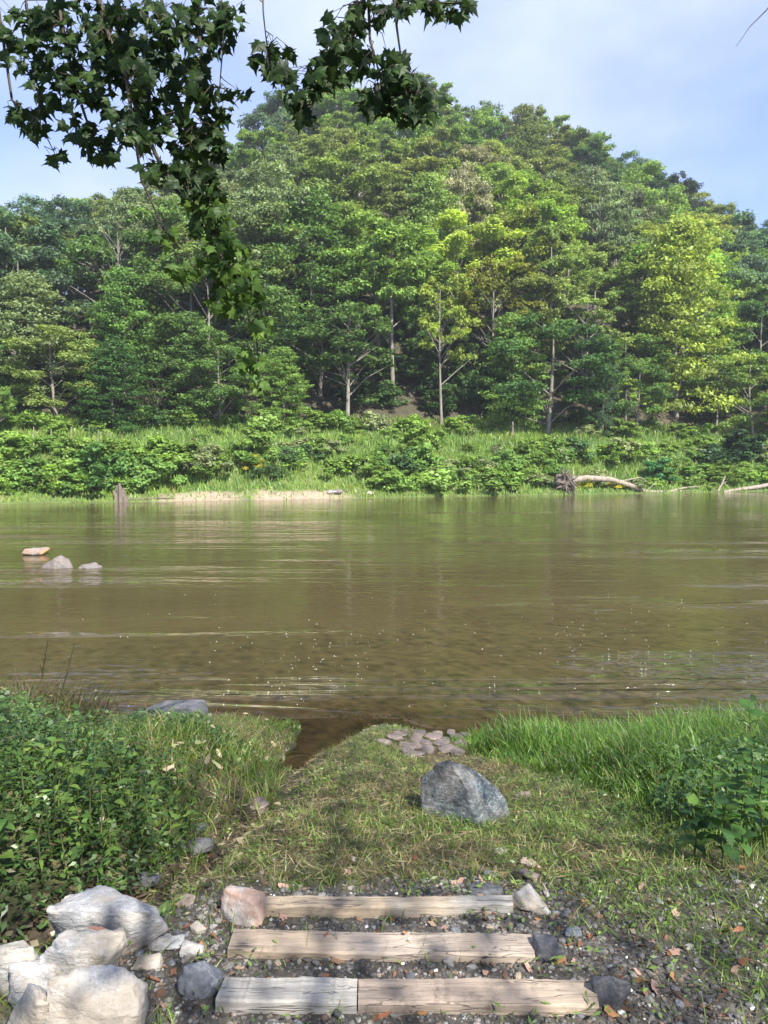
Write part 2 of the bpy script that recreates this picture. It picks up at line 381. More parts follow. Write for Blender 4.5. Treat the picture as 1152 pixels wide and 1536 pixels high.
def mat_water():
    m, nt, out = new_mat('muddy_water')
    geo = nt.nodes.new('ShaderNodeNewGeometry'); P = geo.outputs['Position']
    dep = nd(nt, 'ShaderNodeAttribute', _attribute_name='depth').outputs['Fac']
    rif = nd(nt, 'ShaderNodeAttribute', _attribute_name='riffle').outputs['Fac']
    def wv(scale, sx, sy, detail, rot=0.0, dist=0.0):
        mpn = nd(nt, 'ShaderNodeMapping', Vector=P); mpn.inputs['Scale'].default_value = (sx, sy, 1); mpn.inputs['Rotation'].default_value = (0, 0, rot)
        return noise_tex(nt, mpn.outputs[0], scale, detail, 0.55, dist)
    swell = wv(0.35, 0.45, 1.0, 3, 0.1, 0.6)
    chop = wv(2.6, 0.65, 1.0, 2, 0.12, 0.6)
    fine = wv(11.0, 0.55, 1.0, 2, -0.1, 0.4)
    patch = wv(0.11, 0.6, 1.3, 3, 0.05)
    calm = maprange(nt, patch, 0.4, 0.62, 0.35, 1.0)
    ln = maprange(nt, wv(0.75, 0.11, 1.0, 5, 0.03, 0.9), 0.53, 0.64, 0, 1)
    lnz = math_n(nt, 'MULTIPLY', ln, math_n(nt, 'ADD', math_n(nt, 'MULTIPLY', rif, 5.0), 0.08))
    amp = math_n(nt, 'ADD', math_n(nt, 'MULTIPLY', calm, 0.42), math_n(nt, 'ADD', math_n(nt, 'MULTIPLY', rif, 0.5), math_n(nt, 'MULTIPLY', lnz, 1.3)))
    h = math_n(nt, 'MULTIPLY', swell, 0.018)
    h = math_n(nt, 'ADD', h, math_n(nt, 'MULTIPLY', math_n(nt, 'MULTIPLY', chop, 0.050), amp))
    h = math_n(nt, 'ADD', h, math_n(nt, 'MULTIPLY', math_n(nt, 'MULTIPLY', fine, 0.0105), amp))
    strk = wv(0.9, 0.14, 1.0, 4, 0.04, 0.5)
    h = math_n(nt, 'ADD', h, math_n(nt, 'MULTIPLY', math_n(nt, 'MULTIPLY', strk, 0.018), math_n(nt, 'ADD', math_n(nt, 'MULTIPLY', calm, 0.35), math_n(nt, 'MULTIPLY', rif, 1.6))))
    nrm = bump(nt, h, 1.0, 1.0)
    mudn = wv(0.25, 0.4, 1.2, 4, 0.05, 0.5)
    deepc = mixc(nt, mudn, (0.053, 0.041, 0.018, 1), (0.073, 0.057, 0.027, 1))
    col = mixc(nt, maprange(nt, dep, 0.05, 0.45, 0, 1), (0.042, 0.025, 0.013, 1), deepc)
    d = nd(nt, 'ShaderNodeBsdfDiffuse', Color=col, Normal=nrm)
    tr = nd(nt, 'ShaderNodeBsdfTransparent', Color=(0.62, 0.42, 0.26, 1))
    body = nd(nt, 'ShaderNodeMixShader', Fac=maprange(nt, dep, 0.0, 0.15, 0.45, 1.0))
    nt.links.new(tr.outputs[0], body.inputs[1]); nt.links.new(d.outputs[0], body.inputs[2])
    fr = nd(nt, 'ShaderNodeFresnel', IOR=1.33, Normal=nrm)
    g = nd(nt, 'ShaderNodeBsdfGlossy', Color=(1, 1, 1, 1), Roughness=0.04, Normal=nrm)
    mx = nd(nt, 'ShaderNodeMixShader', Fac=fr.outputs[0])
    nt.links.new(body.outputs[0], mx.inputs[1]); nt.links.new(g.outputs[0], mx.inputs[2])
    nt.links.new(mx.outputs[0], out.inputs['Surface']); return m
def mat_simple(name, col, rough=0.8, var=0.3, scale=20):
    m, nt, out = new_mat(name)
    tcn = nt.nodes.new('ShaderNodeTexCoord'); n = noise_tex(nt, tcn.outputs['Object'], scale, 5, 0.65)
    lo = tuple(c * (1 - var) for c in col); hi = tuple(c * (1 + var) for c in col)
    p = nd(nt, 'ShaderNodeBsdfPrincipled', Base__Color=ramp(nt, n, [(0.3, lo), (0.7, hi)]), Roughness=rough, Normal=bump(nt, n, 0.5, 0.01))
    nt.links.new(p.outputs[0], out.inputs['Surface']); return m
def mat_attr(name, rough=0.85):
    m, nt, out = new_mat(name)
    at = nd(nt, 'ShaderNodeAttribute', _attribute_name='col'); geo = nt.nodes.new('ShaderNodeNewGeometry')
    n = noise_tex(nt, geo.outputs['Position'], 90, 4, 0.65)
    f = maprange(nt, n, 0.3, 0.7, 0.7, 1.3)
    cs = nd(nt, 'ShaderNodeVectorMath', _operation='SCALE'); nt.links.new(at.outputs['Color'], cs.inputs[0]); nt.links.new(f, cs.inputs['Scale'])
    p = nd(nt, 'ShaderNodeBsdfPrincipled', Base__Color=cs.outputs[0], Roughness=rough)
    nt.links.new(p.outputs[0], out.inputs['Surface']); return m

M_TLEAF = mat_tree_leaf()
M_GRASS = mat_attr_leaf('grass_blade', 0.35, 0.03)
M_WEED = mat_attr_leaf('weed_leaf', 0.3, 0.04)
M_LEAF = mat_obj_leaf('broad_leaf', 0.35, 0.02, 0.45)
M_SYC = mat_obj_leaf('sycamore_leaf', 0.25, 0.012, 0.5)
M_DRY = mat_obj_leaf('dead_leaf', 0.1, 0.03, 0.6, 30)
M_BARK = mat_bark('pale_bark', (0.07, 0.06, 0.047), (0.24, 0.22, 0.185), 6)
M_BARKD = mat_bark('dark_bark', (0.035, 0.028, 0.02), (0.11, 0.09, 0.07), 12)
M_DRIFT = mat_bark('driftwood', (0.10, 0.08, 0.06), (0.30, 0.25, 0.20), 5)
M_ROOT = mat_bark('root_wood', (0.045, 0.036, 0.027), (0.15, 0.122, 0.095), 6)
M_WHITE = mat_rock('white_marble', (0.16, 0.157, 0.155), (0.33, 0.33, 0.335), (0.52, 0.52, 0.525), 7, 0.2, (1, 1, 2.6), (0.36, 0.28, 0.18), 0.55, 0.018, rot=(0.5, 0.4, 0))
M_BOULDER = mat_rock('banded_schist', (0.018, 0.024, 0.026), (0.085, 0.105, 0.11), (0.42, 0.46, 0.47), 4.5, 0.45, (0.5, 1.6, 3.2), (0.28, 0.2, 0.14), 0.3, 0.016, rot=(0.2, 0.75, 0.2))
M_SLATE = mat_rock('dark_slate', (0.025, 0.025, 0.03), (0.06, 0.062, 0.07), (0.14, 0.145, 0.16), 8, 0.45, bumpd=0.006)
M_BLUE = mat_rock('blue_grey_stone', (0.07, 0.075, 0.09), (0.13, 0.14, 0.16), (0.28, 0.29, 0.32), 9, 0.6, bumpd=0.006)
M_PINK = mat_rock('orange_streaked_stone', (0.25, 0.22, 0.2), (0.42, 0.38, 0.35), (0.6, 0.56, 0.52), 9, 0.1, stain=(0.36, 0.17, 0.09), stain_amt=0.7, bumpd=0.012)
M_TAN = mat_rock('tan_stone', (0.16, 0.12, 0.085), (0.3, 0.23, 0.17), (0.42, 0.34, 0.27), 9, 0.1, bumpd=0.006)
M_COBBLE = mat_rock('wet_cobble', (0.07, 0.055, 0.045), (0.16, 0.125, 0.105), (0.30, 0.24, 0.21), 8, 0.15, bumpd=0.005, rough=0.5)
M_RIVROCK = mat_rock('river_rock', (0.05, 0.044, 0.04), (0.12, 0.10, 0.088), (0.23, 0.195, 0.17), 3, 0.2, (1, 1, 2.5), (0.10, 0.10, 0.11), 0.6, 0.03, rot=(0, 0.8, 0))
M_RUST = mat_rock('rusty_river_rock', (0.07, 0.06, 0.055), (0.2, 0.17, 0.15), (0.34, 0.31, 0.29), 3, 0.2, stain=(0.30, 0.14, 0.06), stain_amt=0.9, bumpd=0.02)
M_SLAB = mat_rock('grey_slab', (0.05, 0.05, 0.052), (0.10, 0.10, 0.105), (0.19, 0.19, 0.2), 4, 0.2, (1, 1, 3), bumpd=0.01)
M_STEM = mat_simple('green_stem', (0.09, 0.11, 0.035), 0.6)
M_DSTEM = mat_simple('dead_stem', (0.11, 0.075, 0.045), 0.8)

# ------------------------------------------------------------------ large structure: ground, hill, river
def dense(a, b, lo, hi, fine, coarse):
    return np.unique(np.concatenate([np.arange(a, lo, coarse), np.arange(lo, hi, fine), np.arange(hi, b + 1e-6, coarse)]))
PATHC = lambda x, y: np.hypot((x - 0.08) / 1.05, (y - 2.25) / 0.80)
def gravel_f(x, y):
    g = 1 - sstep(0.75, 1.35, PATHC(x, y) + 0.9 * (fbm(x * 3, y * 3, 61) - 0.47))
    g2 = 0.5 * (1 - sstep(0.5, 1.2, np.hypot((x - 1.5) / 1.1, (y - 2.5) / 0.8) + 1.2 * (fbm(x * 4, y * 4, 63) - 0.47)))
    return np.maximum(g, g2)
def mud_f(x, y):
    a = np.exp(-(seg_dist(x, y, DITCH) / 0.24) ** 2); b = np.exp(-(seg_dist(x, y, INLET) / 0.42) ** 4)
    c = np.exp(-(((x - 0.42) / 0.42) ** 2 + ((y - 6.6) / 0.65) ** 2) ** 2)
    d = sstep(-0.3, 0.1, y - waterline(x))
    return np.clip(np.maximum.reduce([a, b, c, d]), 0, 1)
gm = grid_mesh('riverbank', dense(-60, 60, -5, 5, 0.05, 1.0), dense(-60, 13, 0.8, 9.2, 0.045, 0.6), near_h, [mat_near_ground()],
               {'gravel': lambda X, Y, Z: gravel_f(X, Y), 'mud': lambda X, Y, Z: mud_f(X, Y)})
tag(link('riverbank', gm), 'grassy riverbank sloping from the timber steps down to the river', 'ground', kind='structure')

SAND = [(-13.6, 3.0), (-6.0, 3.4), (-27.5, 1.0), (-9, 1.0)]
def sand_f(X, Y, Z):
    t = Y - shore(X); s = np.zeros_like(X)
    for x0, w in SAND: s = np.maximum(s, np.exp(-((X - x0) / w) ** 4))
    return s * (1 - sstep(1.3, 2.3, t + 1.4 * (fbm(X * 0.8, Y * 0.8, 71) - 0.5))) * (t > -4)
hm = grid_mesh('hill', dense(-320, 320, -95, 100, 0.8, 12), dense(28, 420, 40, 92, 0.5, 3.0), far_h, [mat_far_ground()],
               {'sand': sand_f, 'wood': lambda X, Y, Z: sstep(13, 17, Y - shore(X))})
tag(link('hill', hm), 'steep wooded hill rising behind the far bank', 'hill', kind='structure')

def depth_f(X, Y, Z): return np.where(Y < 20, np.clip(-near_h(X, Y), 0, 3), np.clip(-far_h(X, Y), 0, 3) + 0.25 * (Y < 40))
RIF = [(at_z(90, 800, 0), 9, 3.2, 0.8), (at_z(330, 790, 0), 10, 1.6, 0.6), (at_z(60, 860, 0), 5, 1.2, 0.8), (at_z(990, 907, 0), 2.0, 0.5, 1.2), (at_z(1080, 832, 0), 3.2, 0.8, 1.0),
       (at_z(880, 815, 0), 6.5, 0.7, 0.7), (at_z(1120, 870, 0), 3, 0.9, 0.6), (at_z(1080, 1060, 0), 2.2, 1.6, 0.9), (at_z(700, 880, 0), 1.0, .35, 0.7), (at_z(150, 1030, 0), 2.2, 2.2, 0.8),
       (at_z(540, 842, 0), 3.5, 0.5, 0.7), (at_z(760, 770, 0), 6, 1.2, 0.5)]
def riffle_f(X, Y, Z):
    s = np.zeros_like(X)
    for c, wx, wy, a in RIF: s = np.maximum(s, a * np.exp(-((X - c.x) / wx) ** 2 - ((Y - c.y) / wy) ** 2))
    return s * (0.4 + 1.2 * fbm(X * 0.5, Y * 1.8, 81, 3))
wm = grid_mesh('river', dense(-230, 230, -12, 12, 0.12, 1.0), np.unique(np.concatenate([np.arange(5.6, 13, 0.06), np.arange(13, 42, 0.25), np.arange(42, 100, 0.4)])),
               lambda X, Y: np.zeros_like(X), [mat_water()], {'depth': depth_f, 'riffle': riffle_f})
river = tag(link('river', wm), 'wide muddy brown river flowing across the view', 'river', kind='structure')
# small standing pool in the ditch
a = at_z(20, 1385, 1.035)
m_pool, nt, out = new_mat('ditch_water')
p = nd(nt, 'ShaderNodeBsdfPrincipled', Base__Color=(0.035, 0.02, 0.011, 1), Roughness=0.05); nt.links.new(p.outputs[0], out.inputs['Surface'])
ang = np.linspace(0, 2 * np.pi, 33)[:-1]
pv = np.stack([a.x - 0.15 + 0.5 * np.cos(ang) * (1 + .15 * np.sin(ang * 3)), a.y + 0.12 * np.sin(ang) * (1 + .2 * np.cos(ang * 2)), np.full(32, a.z)], 1)
pm = bpy.data.meshes.new('ditch_water'); pm.from_pydata([tuple(v) for v in pv], [], [list(range(32))]); pm.materials.append(m_pool)
tag(link('ditch_water', pm), 'shallow brown water standing in the muddy ditch', 'water', kind='structure')

# ------------------------------------------------------------------ trees on the hill
def make_tree(name, seed, H, RR, zb, kind, ncl, nlf, ls):
    g = np.random.default_rng(seed)
    C = []; RC = []
    zc = (zb + H) / 2; hz = (H - zb) / 2
    for i in range(ncl):
        if kind == 'layered':
            f = (i + g.uniform(0, 1)) / ncl; z = zb + (H - zb) * f
            rr = RR * (1.0 - f ** 2.4) ** .62 * (0.75 + 0.4 * g.uniform()); a = i * 2.399 + g.uniform(-.4, .4)
            q = g.uniform(0.25, 0.9) * rr; C.append((q * math.cos(a), q * math.sin(a), z - 0.12 * q)); RC.append((RR * g.uniform(.13, .27), 0.30))
        else:
            if i == 0:
                nl = {'broad': 15, 'tall': 13, 'loose': 12}[kind]; lob = []
                for q in range(nl):
                    lo_ = -.98 if zb < 1 else -.55; zz = lo_ + (.95 - lo_) * (q + .5) / nl; a = q * 2.4 + g.uniform(-.5, .5); rr = math.sqrt(max(0, 1 - min(zz, 1) ** 2)); f = g.uniform(.5, .82) if zb > 1 else g.uniform(.62, .9)
                    if zb < 1: rr = max(rr, .62)
                    lob.append((rr * math.cos(a) * f * RR, rr * math.sin(a) * f * RR, zc + zz * f * 1.1 * hz, RR * g.uniform(.30, .48)))
            L_ = lob[i % nl]; d = g.normal(size=3); d /= np.linalg.norm(d); d[2] = abs(d[2]) - .25; f = g.uniform(.35, 1.0) * L_[3]
            C.append((L_[0] + d[0] * f, L_[1] + d[1] * f, L_[2] + d[2] * f * .75)); RC.append((RR * (g.uniform(.09, .19) if kind != 'loose' else g.uniform(.08, .15)), 0.55))
    C = np.array(C); RCa = np.array(RC)
    per = RCa[:, 0] ** 2; idx = g.choice(ncl, nlf, p=per / per.sum())
    d = g.normal(size=(nlf, 3)); d = unit(d); rad = g.uniform(0.08, 1, nlf) ** 0.45
    flat = np.stack([np.ones(nlf), np.ones(nlf), RCa[idx, 1]], 1)
    sub = 1 + 0.35 * np.sin(d[:, 0] * 7 + idx) * np.sin(d[:, 1] * 6 + idx * 2)
    P = C[idx] + d * (rad * RCa[idx, 0] * sub)[:, None] * flat
    N = unit(d * 0.6 + np.array([0, 0, 0.75]) + g.normal(size=(nlf, 3)) * 0.5)
    U = unit(np.cross(N, g.normal(size=(nlf, 3))) + np.array([0, 0, -0.15]))
    L = ls * g.uniform(.7, 1.35, nlf)
    V, Fc = kites(P, U, N, L, L * g.uniform(.5, .8, nlf))
    ct = g.normal(0.42, 0.18, ncl)[idx] + g.normal(0, 0.12, nlf)
    crown = fast_mesh(name + '_crown', V, Fc, [M_TLEAF], attrs={'tint': np.repeat(np.clip(ct, 0, 1), 4)})
    T = Tubes(); bx, by = g.normal(0, H * 0.02, 2)
    r0 = H * 0.013 + 0.04
    trunk = [Vector((bx * math.sin(2.2 * t), by * math.sin(2 * t), -0.6 + (H * 0.86 + 0.6) * t)) for t in np.linspace(0, 1, 8)]
    T.add(trunk, [r0 * (1.25 if k == 0 else 1) * (1 - 0.85 * k / 7) for k in range(8)], 7)
    pick = g.choice(ncl, min(ncl, 15 if kind != 'loose' else 26), replace=False)
    for i in pick:
        e = Vector(C[i]); zt = max(zb * 0.75, e.z - Vector((e.x, e.y)).length * g.uniform(.5, 1.0)); t = min(max((zt + .6) / (H * .86 + .6), 0.1), .95)
        k = int(t * 7); b = trunk[k].lerp(trunk[min(k + 1, 7)], t * 7 - k)
        mid = b.lerp(e, .5) + Vector((g.normal(0, .2), g.normal(0, .2), g.normal(.1, .2)))
        rb = r0 * (1 - .8 * t) * .38 + .015
        T.add([b, mid, e + Vector((0, 0, 0.1))], [rb, rb * .6, .012], 4)
    return crown, T.mesh(name + '_trunk', M_BARK)
PROTO = {
    'broad': [make_tree('broad', 100 + i, 15, 5.6, 2.6, 'broad', 150, 17000, .29) for i in range(5)],
    'tall': [make_tree('tall', 200 + i, 17, 4.4, 3.0, 'tall', 130, 14000, .29) for i in range(4)],
    'layered': [make_tree('layered', 300 + i, 13, 4.9, 0.5, 'layered', 150, 18000, .25) for i in range(4)],
    'loose': [make_tree('loose', 400 + i, 15, 4.8, 3.4, 'loose', 110, 9000, .28) for i in range(4)],
    'bushy': [make_tree('bushy', 600 + i, 13, 5.2, 0.3, 'broad', 150, 17000, .26) for i in range(4)],
    'slim': [make_tree('slim', 500 + i, 13, 2.5, 2.4, 'tall', 70, 6000, .25) for i in range(3)],
}
TOPH = {'bushy': 13, 'broad': 15, 'tall': 17, 'layered': 13, 'loose': 15, 'slim': 13}
WIDR = {'broad': 4.9, 'tall': 3.9, 'layered': 4.6, 'loose': 4.3, 'slim': 2.4}
def place_tree(kind, v, x, y, z, s, sxy, rot, color, label, group=None, cat='tree', name=None):
    cm, tm = PROTO[kind][v % len(PROTO[kind])]
    nm = name or {'bushy': 'bushy_tree', 'broad': 'broadleaf_tree', 'tall': 'tall_tree', 'layered': 'layered_tree', 'loose': 'open_crowned_tree', 'slim': 'slender_tree'}[kind]
    e = link(nm, None, loc=(x, y, z)); e.rotation_euler = (0, 0, rot); e.scale = (s * sxy, s * sxy, s); e.empty_display_size = 0.5
    tag(e, label, cat, group)
    c = link('crown', cm, e); c.color = (*color, 1); link('trunk', tm, e)
    return e

G_DARK, G_MID, G_FRESH = (0.062, 0.130, 0.042), (0.108, 0.205, 0.054), (0.155, 0.270, 0.062)
G_YEL, G_GREY, G_OLIVE = (0.245, 0.335, 0.062), (0.165, 0.235, 0.118), (0.185, 0.265, 0.076)
G_BLUE, G_BEIGE, G_LIME = (0.085, 0.155, 0.092), (0.270, 0.290, 0.180), (0.190, 0.300, 0.052)
LOOK = {G_DARK: 'dark green', G_MID: 'mid green', G_FRESH: 'fresh green', G_YEL: 'yellow green', G_GREY: 'greyish green', G_OLIVE: 'olive green', G_BLUE: 'bluish dark green', G_BEIGE: 'beige flowering', G_LIME: 'bright lime green'}
# colour of the woods as seen, left haze and right edge shade included: (px, py, radius, colour)
ZONES = [(60, 390, 110, G_BLUE), (40, 470, 70, G_GREY), (170, 330, 70, G_GREY), (250, 310, 60, G_GREY), (330, 330, 60, G_GREY), (410, 310, 75, G_GREY), (470, 210, 40, G_OLIVE), (440, 190, 30, G_BLUE), (570, 290, 70, G_OLIVE),
         (560, 210, 60, G_FRESH), (640, 200, 70, G_FRESH), (690, 270, 34, G_BEIGE), (740, 320, 45, G_LIME), (740, 400, 50, G_YEL), (690, 390, 40, G_YEL), (800, 220, 70, G_OLIVE), (720, 210, 50, G_FRESH), (870, 240, 60, G_MID), (900, 320, 45, G_GREY),
         (820, 340, 40, G_LIME), (900, 440, 60, G_OLIVE), (1010, 350, 70, G_YEL), (1030, 430, 65, G_LIME), (1000, 285, 40, G_DARK), (1120, 400, 70, G_BLUE), (1120, 550, 60, G_DARK), (940, 260, 40, G_MID),
         (560, 400, 80, G_FRESH), (620, 340, 50, G_OLIVE), (460, 420, 80, G_MID), (300, 440, 90, G_MID), (90, 540, 60, G_OLIVE), (200, 480, 80, G_MID), (380, 560, 90, G_FRESH), (540, 560, 90, G_DARK), (250, 590, 120, G_DARK), (850, 560, 90, G_DARK), (980, 520, 70, G_MID), (740, 560, 60, G_FRESH)]
def zone_color(px, py):
    best, bd = G_MID, 1.6
    for zx, zy, r, c in ZONES:
        d = math.hypot(px - zx, py - zy) / r
        if d < bd: bd, best = d, c
    return best
def zone_words(px, py):
    c = ['at the far left end', 'near the left end', 'left of the hanging branch', 'behind the hanging branch tip', 'left of the middle', 'in the middle', 'above the yellow trees', 'right of the yellow trees', 'near the right end', 'at the far right end'][int(min(max((px + 1) / 115.3, 0), 9))]
    sk = float(np.interp(px, SIL[:, 0], SIL[:, 1]))
    r = 'along the skyline' if py < sk + 60 else ('below the skyline' if py < sk + 115 else ('high on the hillside' if py < 400 else ('halfway up the hillside' if py < 490 else 'at the foot of the wood'))) 
    return r + ' ' + c
# single trees one can pick out: (px, base t, top py, kind, variant, colour, width, label)
HERO = [
    (663, 17.5, 402, 'loose', 0, G_YEL, 0.70, 'pale yellow green tree with a bare lower trunk in front of the dark wood'),
    (735, 20.0, 360, 'loose', 1, (0.15, 0.175, 0.028), 0.95, 'tall yellow tree just behind the pale yellow tree'),
    (765, 17.0, 470, 'layered', 0, G_FRESH, 0.85, 'leafy fresh green tree right of the pale yellow tree'),
    (590, 21.0, 300, 'tall', 1, G_FRESH, 1.05, 'tall fresh green tree with a forked pale trunk left of the yellow trees'),
    (880, 18.5, 415, 'loose', 2, G_OLIVE, 1.0, 'olive tree with a spreading crown above a dark hollow'),
    (905, 16.0, 510, 'layered', 1, (0.06, 0.115, 0.06), 0.42, 'small bluish green tree with flat layered branches under the olive tree'),
    (1015, 20.0, 330, 'layered', 2, G_YEL, 1.05, 'broad yellow green tree with layered branches right of the olive tree'),
    (955, 16.5, 520, 'bushy', 3, G_MID, 0.7, 'low bushy green tree at the wood edge beside the meadow'),
    (1075, 16.0, 540, 'slim', 0, (0.09, 0.15, 0.05), 0.8, 'light green sapling with pale twin stems at the meadow edge'),
    (940, 15.5, 545, 'slim', 1, G_LIME, 0.6, 'thin leaning lime sapling at the meadow edge'),
    (405, 30.0, 255, 'broad', 0, G_GREY, 1.15, 'big rounded greyish green tree behind the tip of the hanging branch'),
    (425, 17.0, 520, 'layered', 0, G_FRESH, 0.8, 'fresh green layered tree below the tip of the hanging branch'),
    (235, 16.5, 555, 'loose', 3, (0.085, 0.09, 0.05), 0.55, 'small brownish tree with a leaning thin trunk at the wood edge'),
    (330, 17.0, 500, 'bushy', 2, G_MID, 0.9, 'mid green bushy tree left of the hanging branch tip'),
    (-5, 13.0, 565, 'broad', 1, G_FRESH, 0.6, 'fresh green tree cut by the left edge of the view at the meadow'),
    (85, 18.0, 475, 'bushy', 3, G_OLIVE, 0.95, 'olive green bushy tree near the left edge'),
    (1010, 74.0, 250, 'broad', 3, (0.03, 0.055, 0.03), 0.9, 'dark rounded tree standing alone on the right skyline'),
    (425, 78.0, 150, 'loose', 1, G_BLUE, 0.75, 'bluish dark tree sticking up left of the summit'),
    (690, 40.0, 235, 'broad', 4, G_BEIGE, 0.75, 'beige flowering tree in the middle of the hillside'),
    (895, 44.0, 265, 'loose', 2, G_GREY, 0.85, 'pale tree with bare white limbs high on the right hillside'),
    (655, 88.0, 112, 'tall', 2, G_FRESH, 1.0, 'fresh green tree crowning the summit'),
    (800, 84.0, 152, 'tall', 3, G_OLIVE, 0.9, 'tall olive tree on the skyline right of the summit'),
    (180, 34.0, 300, 'loose', 3, G_GREY, 0.8, 'pale grey tree with white forked limbs on the left hillside'),
]
HERO += [(px_, t_, top_, ['layered', 'bushy'][k_ % 2], k_, [G_DARK, G_MID, G_DARK, (.07, .14, .042)][k_ % 4], w_ * .8, 'low dark green understory tree ' + lab_) for k_, (px_, t_, top_, w_, lab_) in enumerate([(622, 25, 520, .9, 'left behind the pale yellow tree'), (692, 26, 515, .9, 'right behind the pale yellow tree'), (645, 31, 480, 1.1, 'deep behind the pale yellow tree'),
    (560, 24, 530, .8, 'left of the forked tall tree'), (720, 29, 490, 1.0, 'behind the leafy fresh green tree'), (830, 24, 520, .9, 'in the hollow left of the olive tree'), (875, 27, 500, .9, 'behind the trunk of the olive tree'), (590, 32, 470, 1.0, 'deep behind the forked tall tree')])]
hero_xy = []
for px, t, top, kind, v, col, w, lab in HERO:
    Y = 70.0
    for _ in range(12): x = (px - 576) / F * Y; Y = float(shore(x)) + t
    x = at_y(px, 600, Y).x; z = float(far_h(x, Y)); zt = at_y(px, top, Y).z
    s = max((zt - z) / TOPH[kind], 0.3)
    place_tree(kind, v, x, Y, z - 0.1, s, w * 15 / TOPH[kind] * (1.0 if s > 1 else 1.0) / max(s, 0.55) ** 0.5, rng.uniform(0, 6.28), col, lab)
    hero_xy.append((x, Y))
def blocked(x, y):
    return any(abs(x - hx) < 1.7 + 0.01 * y and -1.2 < hy - y < 9 for hx, hy in hero_xy[:10]) or any(math.hypot(x - hx, y - hy) < 2.6 for hx, hy in hero_xy)
ntree = 0; row = 0; t = 17.0
while t < 98:
    sp = 6.8 + 0.02 * (t - 17); x = -78.0 + (row % 2) * sp / 2
    while x < 84:
        xx = x + rng.uniform(-1.6, 1.6); Y = float(shore(xx)) + t + rng.uniform(-1.6, 1.6)
        x += sp
        if abs(xx) > 0.52 * Y + 6 or blocked(xx, Y): continue
        z = float(far_h(xx, Y)); tt = Y - float(shore(xx))
        kind = str(rng.choice(['broad', 'tall', 'layered', 'loose', 'bushy'], p=[.05, .05, .20, .05, .65] if tt < 27 else [.44, .28, .06, .16, .06]))
        H = rng.uniform(9.5, 15.5) if tt < 26 else rng.uniform(13, 20)
        if to_px((xx, Y, z))[0] < 260: H *= .84
        s = H / TOPH[kind]
        px, py = to_px((xx, Y, z + H * 0.65)); col = zone_color(px, py)
        if rng.uniform() < 0.2: col = [G_MID, G_DARK, G_FRESH, G_OLIVE][rng.integers(4)]
        j = rng.uniform(.68, 1.25); cc = tuple(c * j * rng.uniform(.93, 1.07) for c in col)
        sh = {'bushy': 'bushy', 'broad': 'round crowned', 'tall': 'tall', 'layered': 'layered', 'loose': 'open crowned'}[kind]
        lab = '%s %s tree %s' % (LOOK[col], sh, zone_words(px, py))
        place_tree(kind, int(rng.integers(5)), xx, Y, z - 0.2, s, rng.uniform(1.0, 1.4) * min(1.3, 1 / s ** 0.4), rng.uniform(0, 6.28), cc, lab, lab.replace(' tree ', ' trees '))
        ntree += 1
    t += sp * 0.82; row += 1
# unseen trees added behind and beside the viewpoint, crowns thinned to soften shade on the steps
def make_airy(name, seed, H, RR, zb, nlf):
    g = np.random.default_rng(seed); d = unit(g.normal(size=(nlf, 3))); r = g.uniform(0, 1, nlf) ** (1 / 2.6)
    P = d * r[:, None] * np.array([RR, RR, (H - zb) / 2]) * (1 + .12 * np.sin(d[:, :1] * 9 + seed)) + np.array([0, 0, (H + zb) / 2])
    N = unit(g.normal(size=(nlf, 3)) + np.array([0, 0, .6])); L = g.uniform(.055, .10, nlf)
    V, Fc = kites(P, np.cross(N, g.normal(size=(nlf, 3))), N, L, L * .75)
    cr_ = fast_mesh(name, V, Fc, [M_TLEAF], attrs={'tint': np.repeat(g.uniform(.2, .7, nlf), 4)})
    T = Tubes(); T.add([(0, 0, -.4), (.1, 0, H * .3), (0, .1, H * .6), (.1, 0, H * .9)], [.09, .07, .04, .015], 8)
    for k in range(14):
        a = k * 2.4; z0 = zb * .8 + (H - zb) * .6 * k / 22; q = RR * .8 * (1 - (k / 22) ** 2 * .6); T.add([(0, 0, z0), (math.cos(a) * q * .5, math.sin(a) * q * .5, z0 + 1.2), (math.cos(a) * q, math.sin(a) * q, z0 + 1.9)], [.03, .018, .006], 5)
    return cr_, T.mesh(name + '_trunk', M_BARK)
PROTO['airy'] = [make_airy('airy', 31, 14, 8.0, 2.5, 30000)]; TOPH['airy'] = 14
for i, (x, y, H_, w_) in enumerate([(2.4, -4.6, 13.5, 1.0), (8.6, -2.2, 12.5, 1.0), (13.6, 1.0, 9.5, .85), (-4.2, -7.5, 15.5, 1.05)]):
    place_tree('airy', 0, x, y, float(near_h(x, y)) - 0.1, H_ / 14, w_ * 14 / H_, i * 1.3, G_MID, 'airy shade tree on the near bank out of the view, %s' % ['right behind the camera', 'right of the steps', 'far to the right', 'left behind the camera'][i], name='shade_tree')

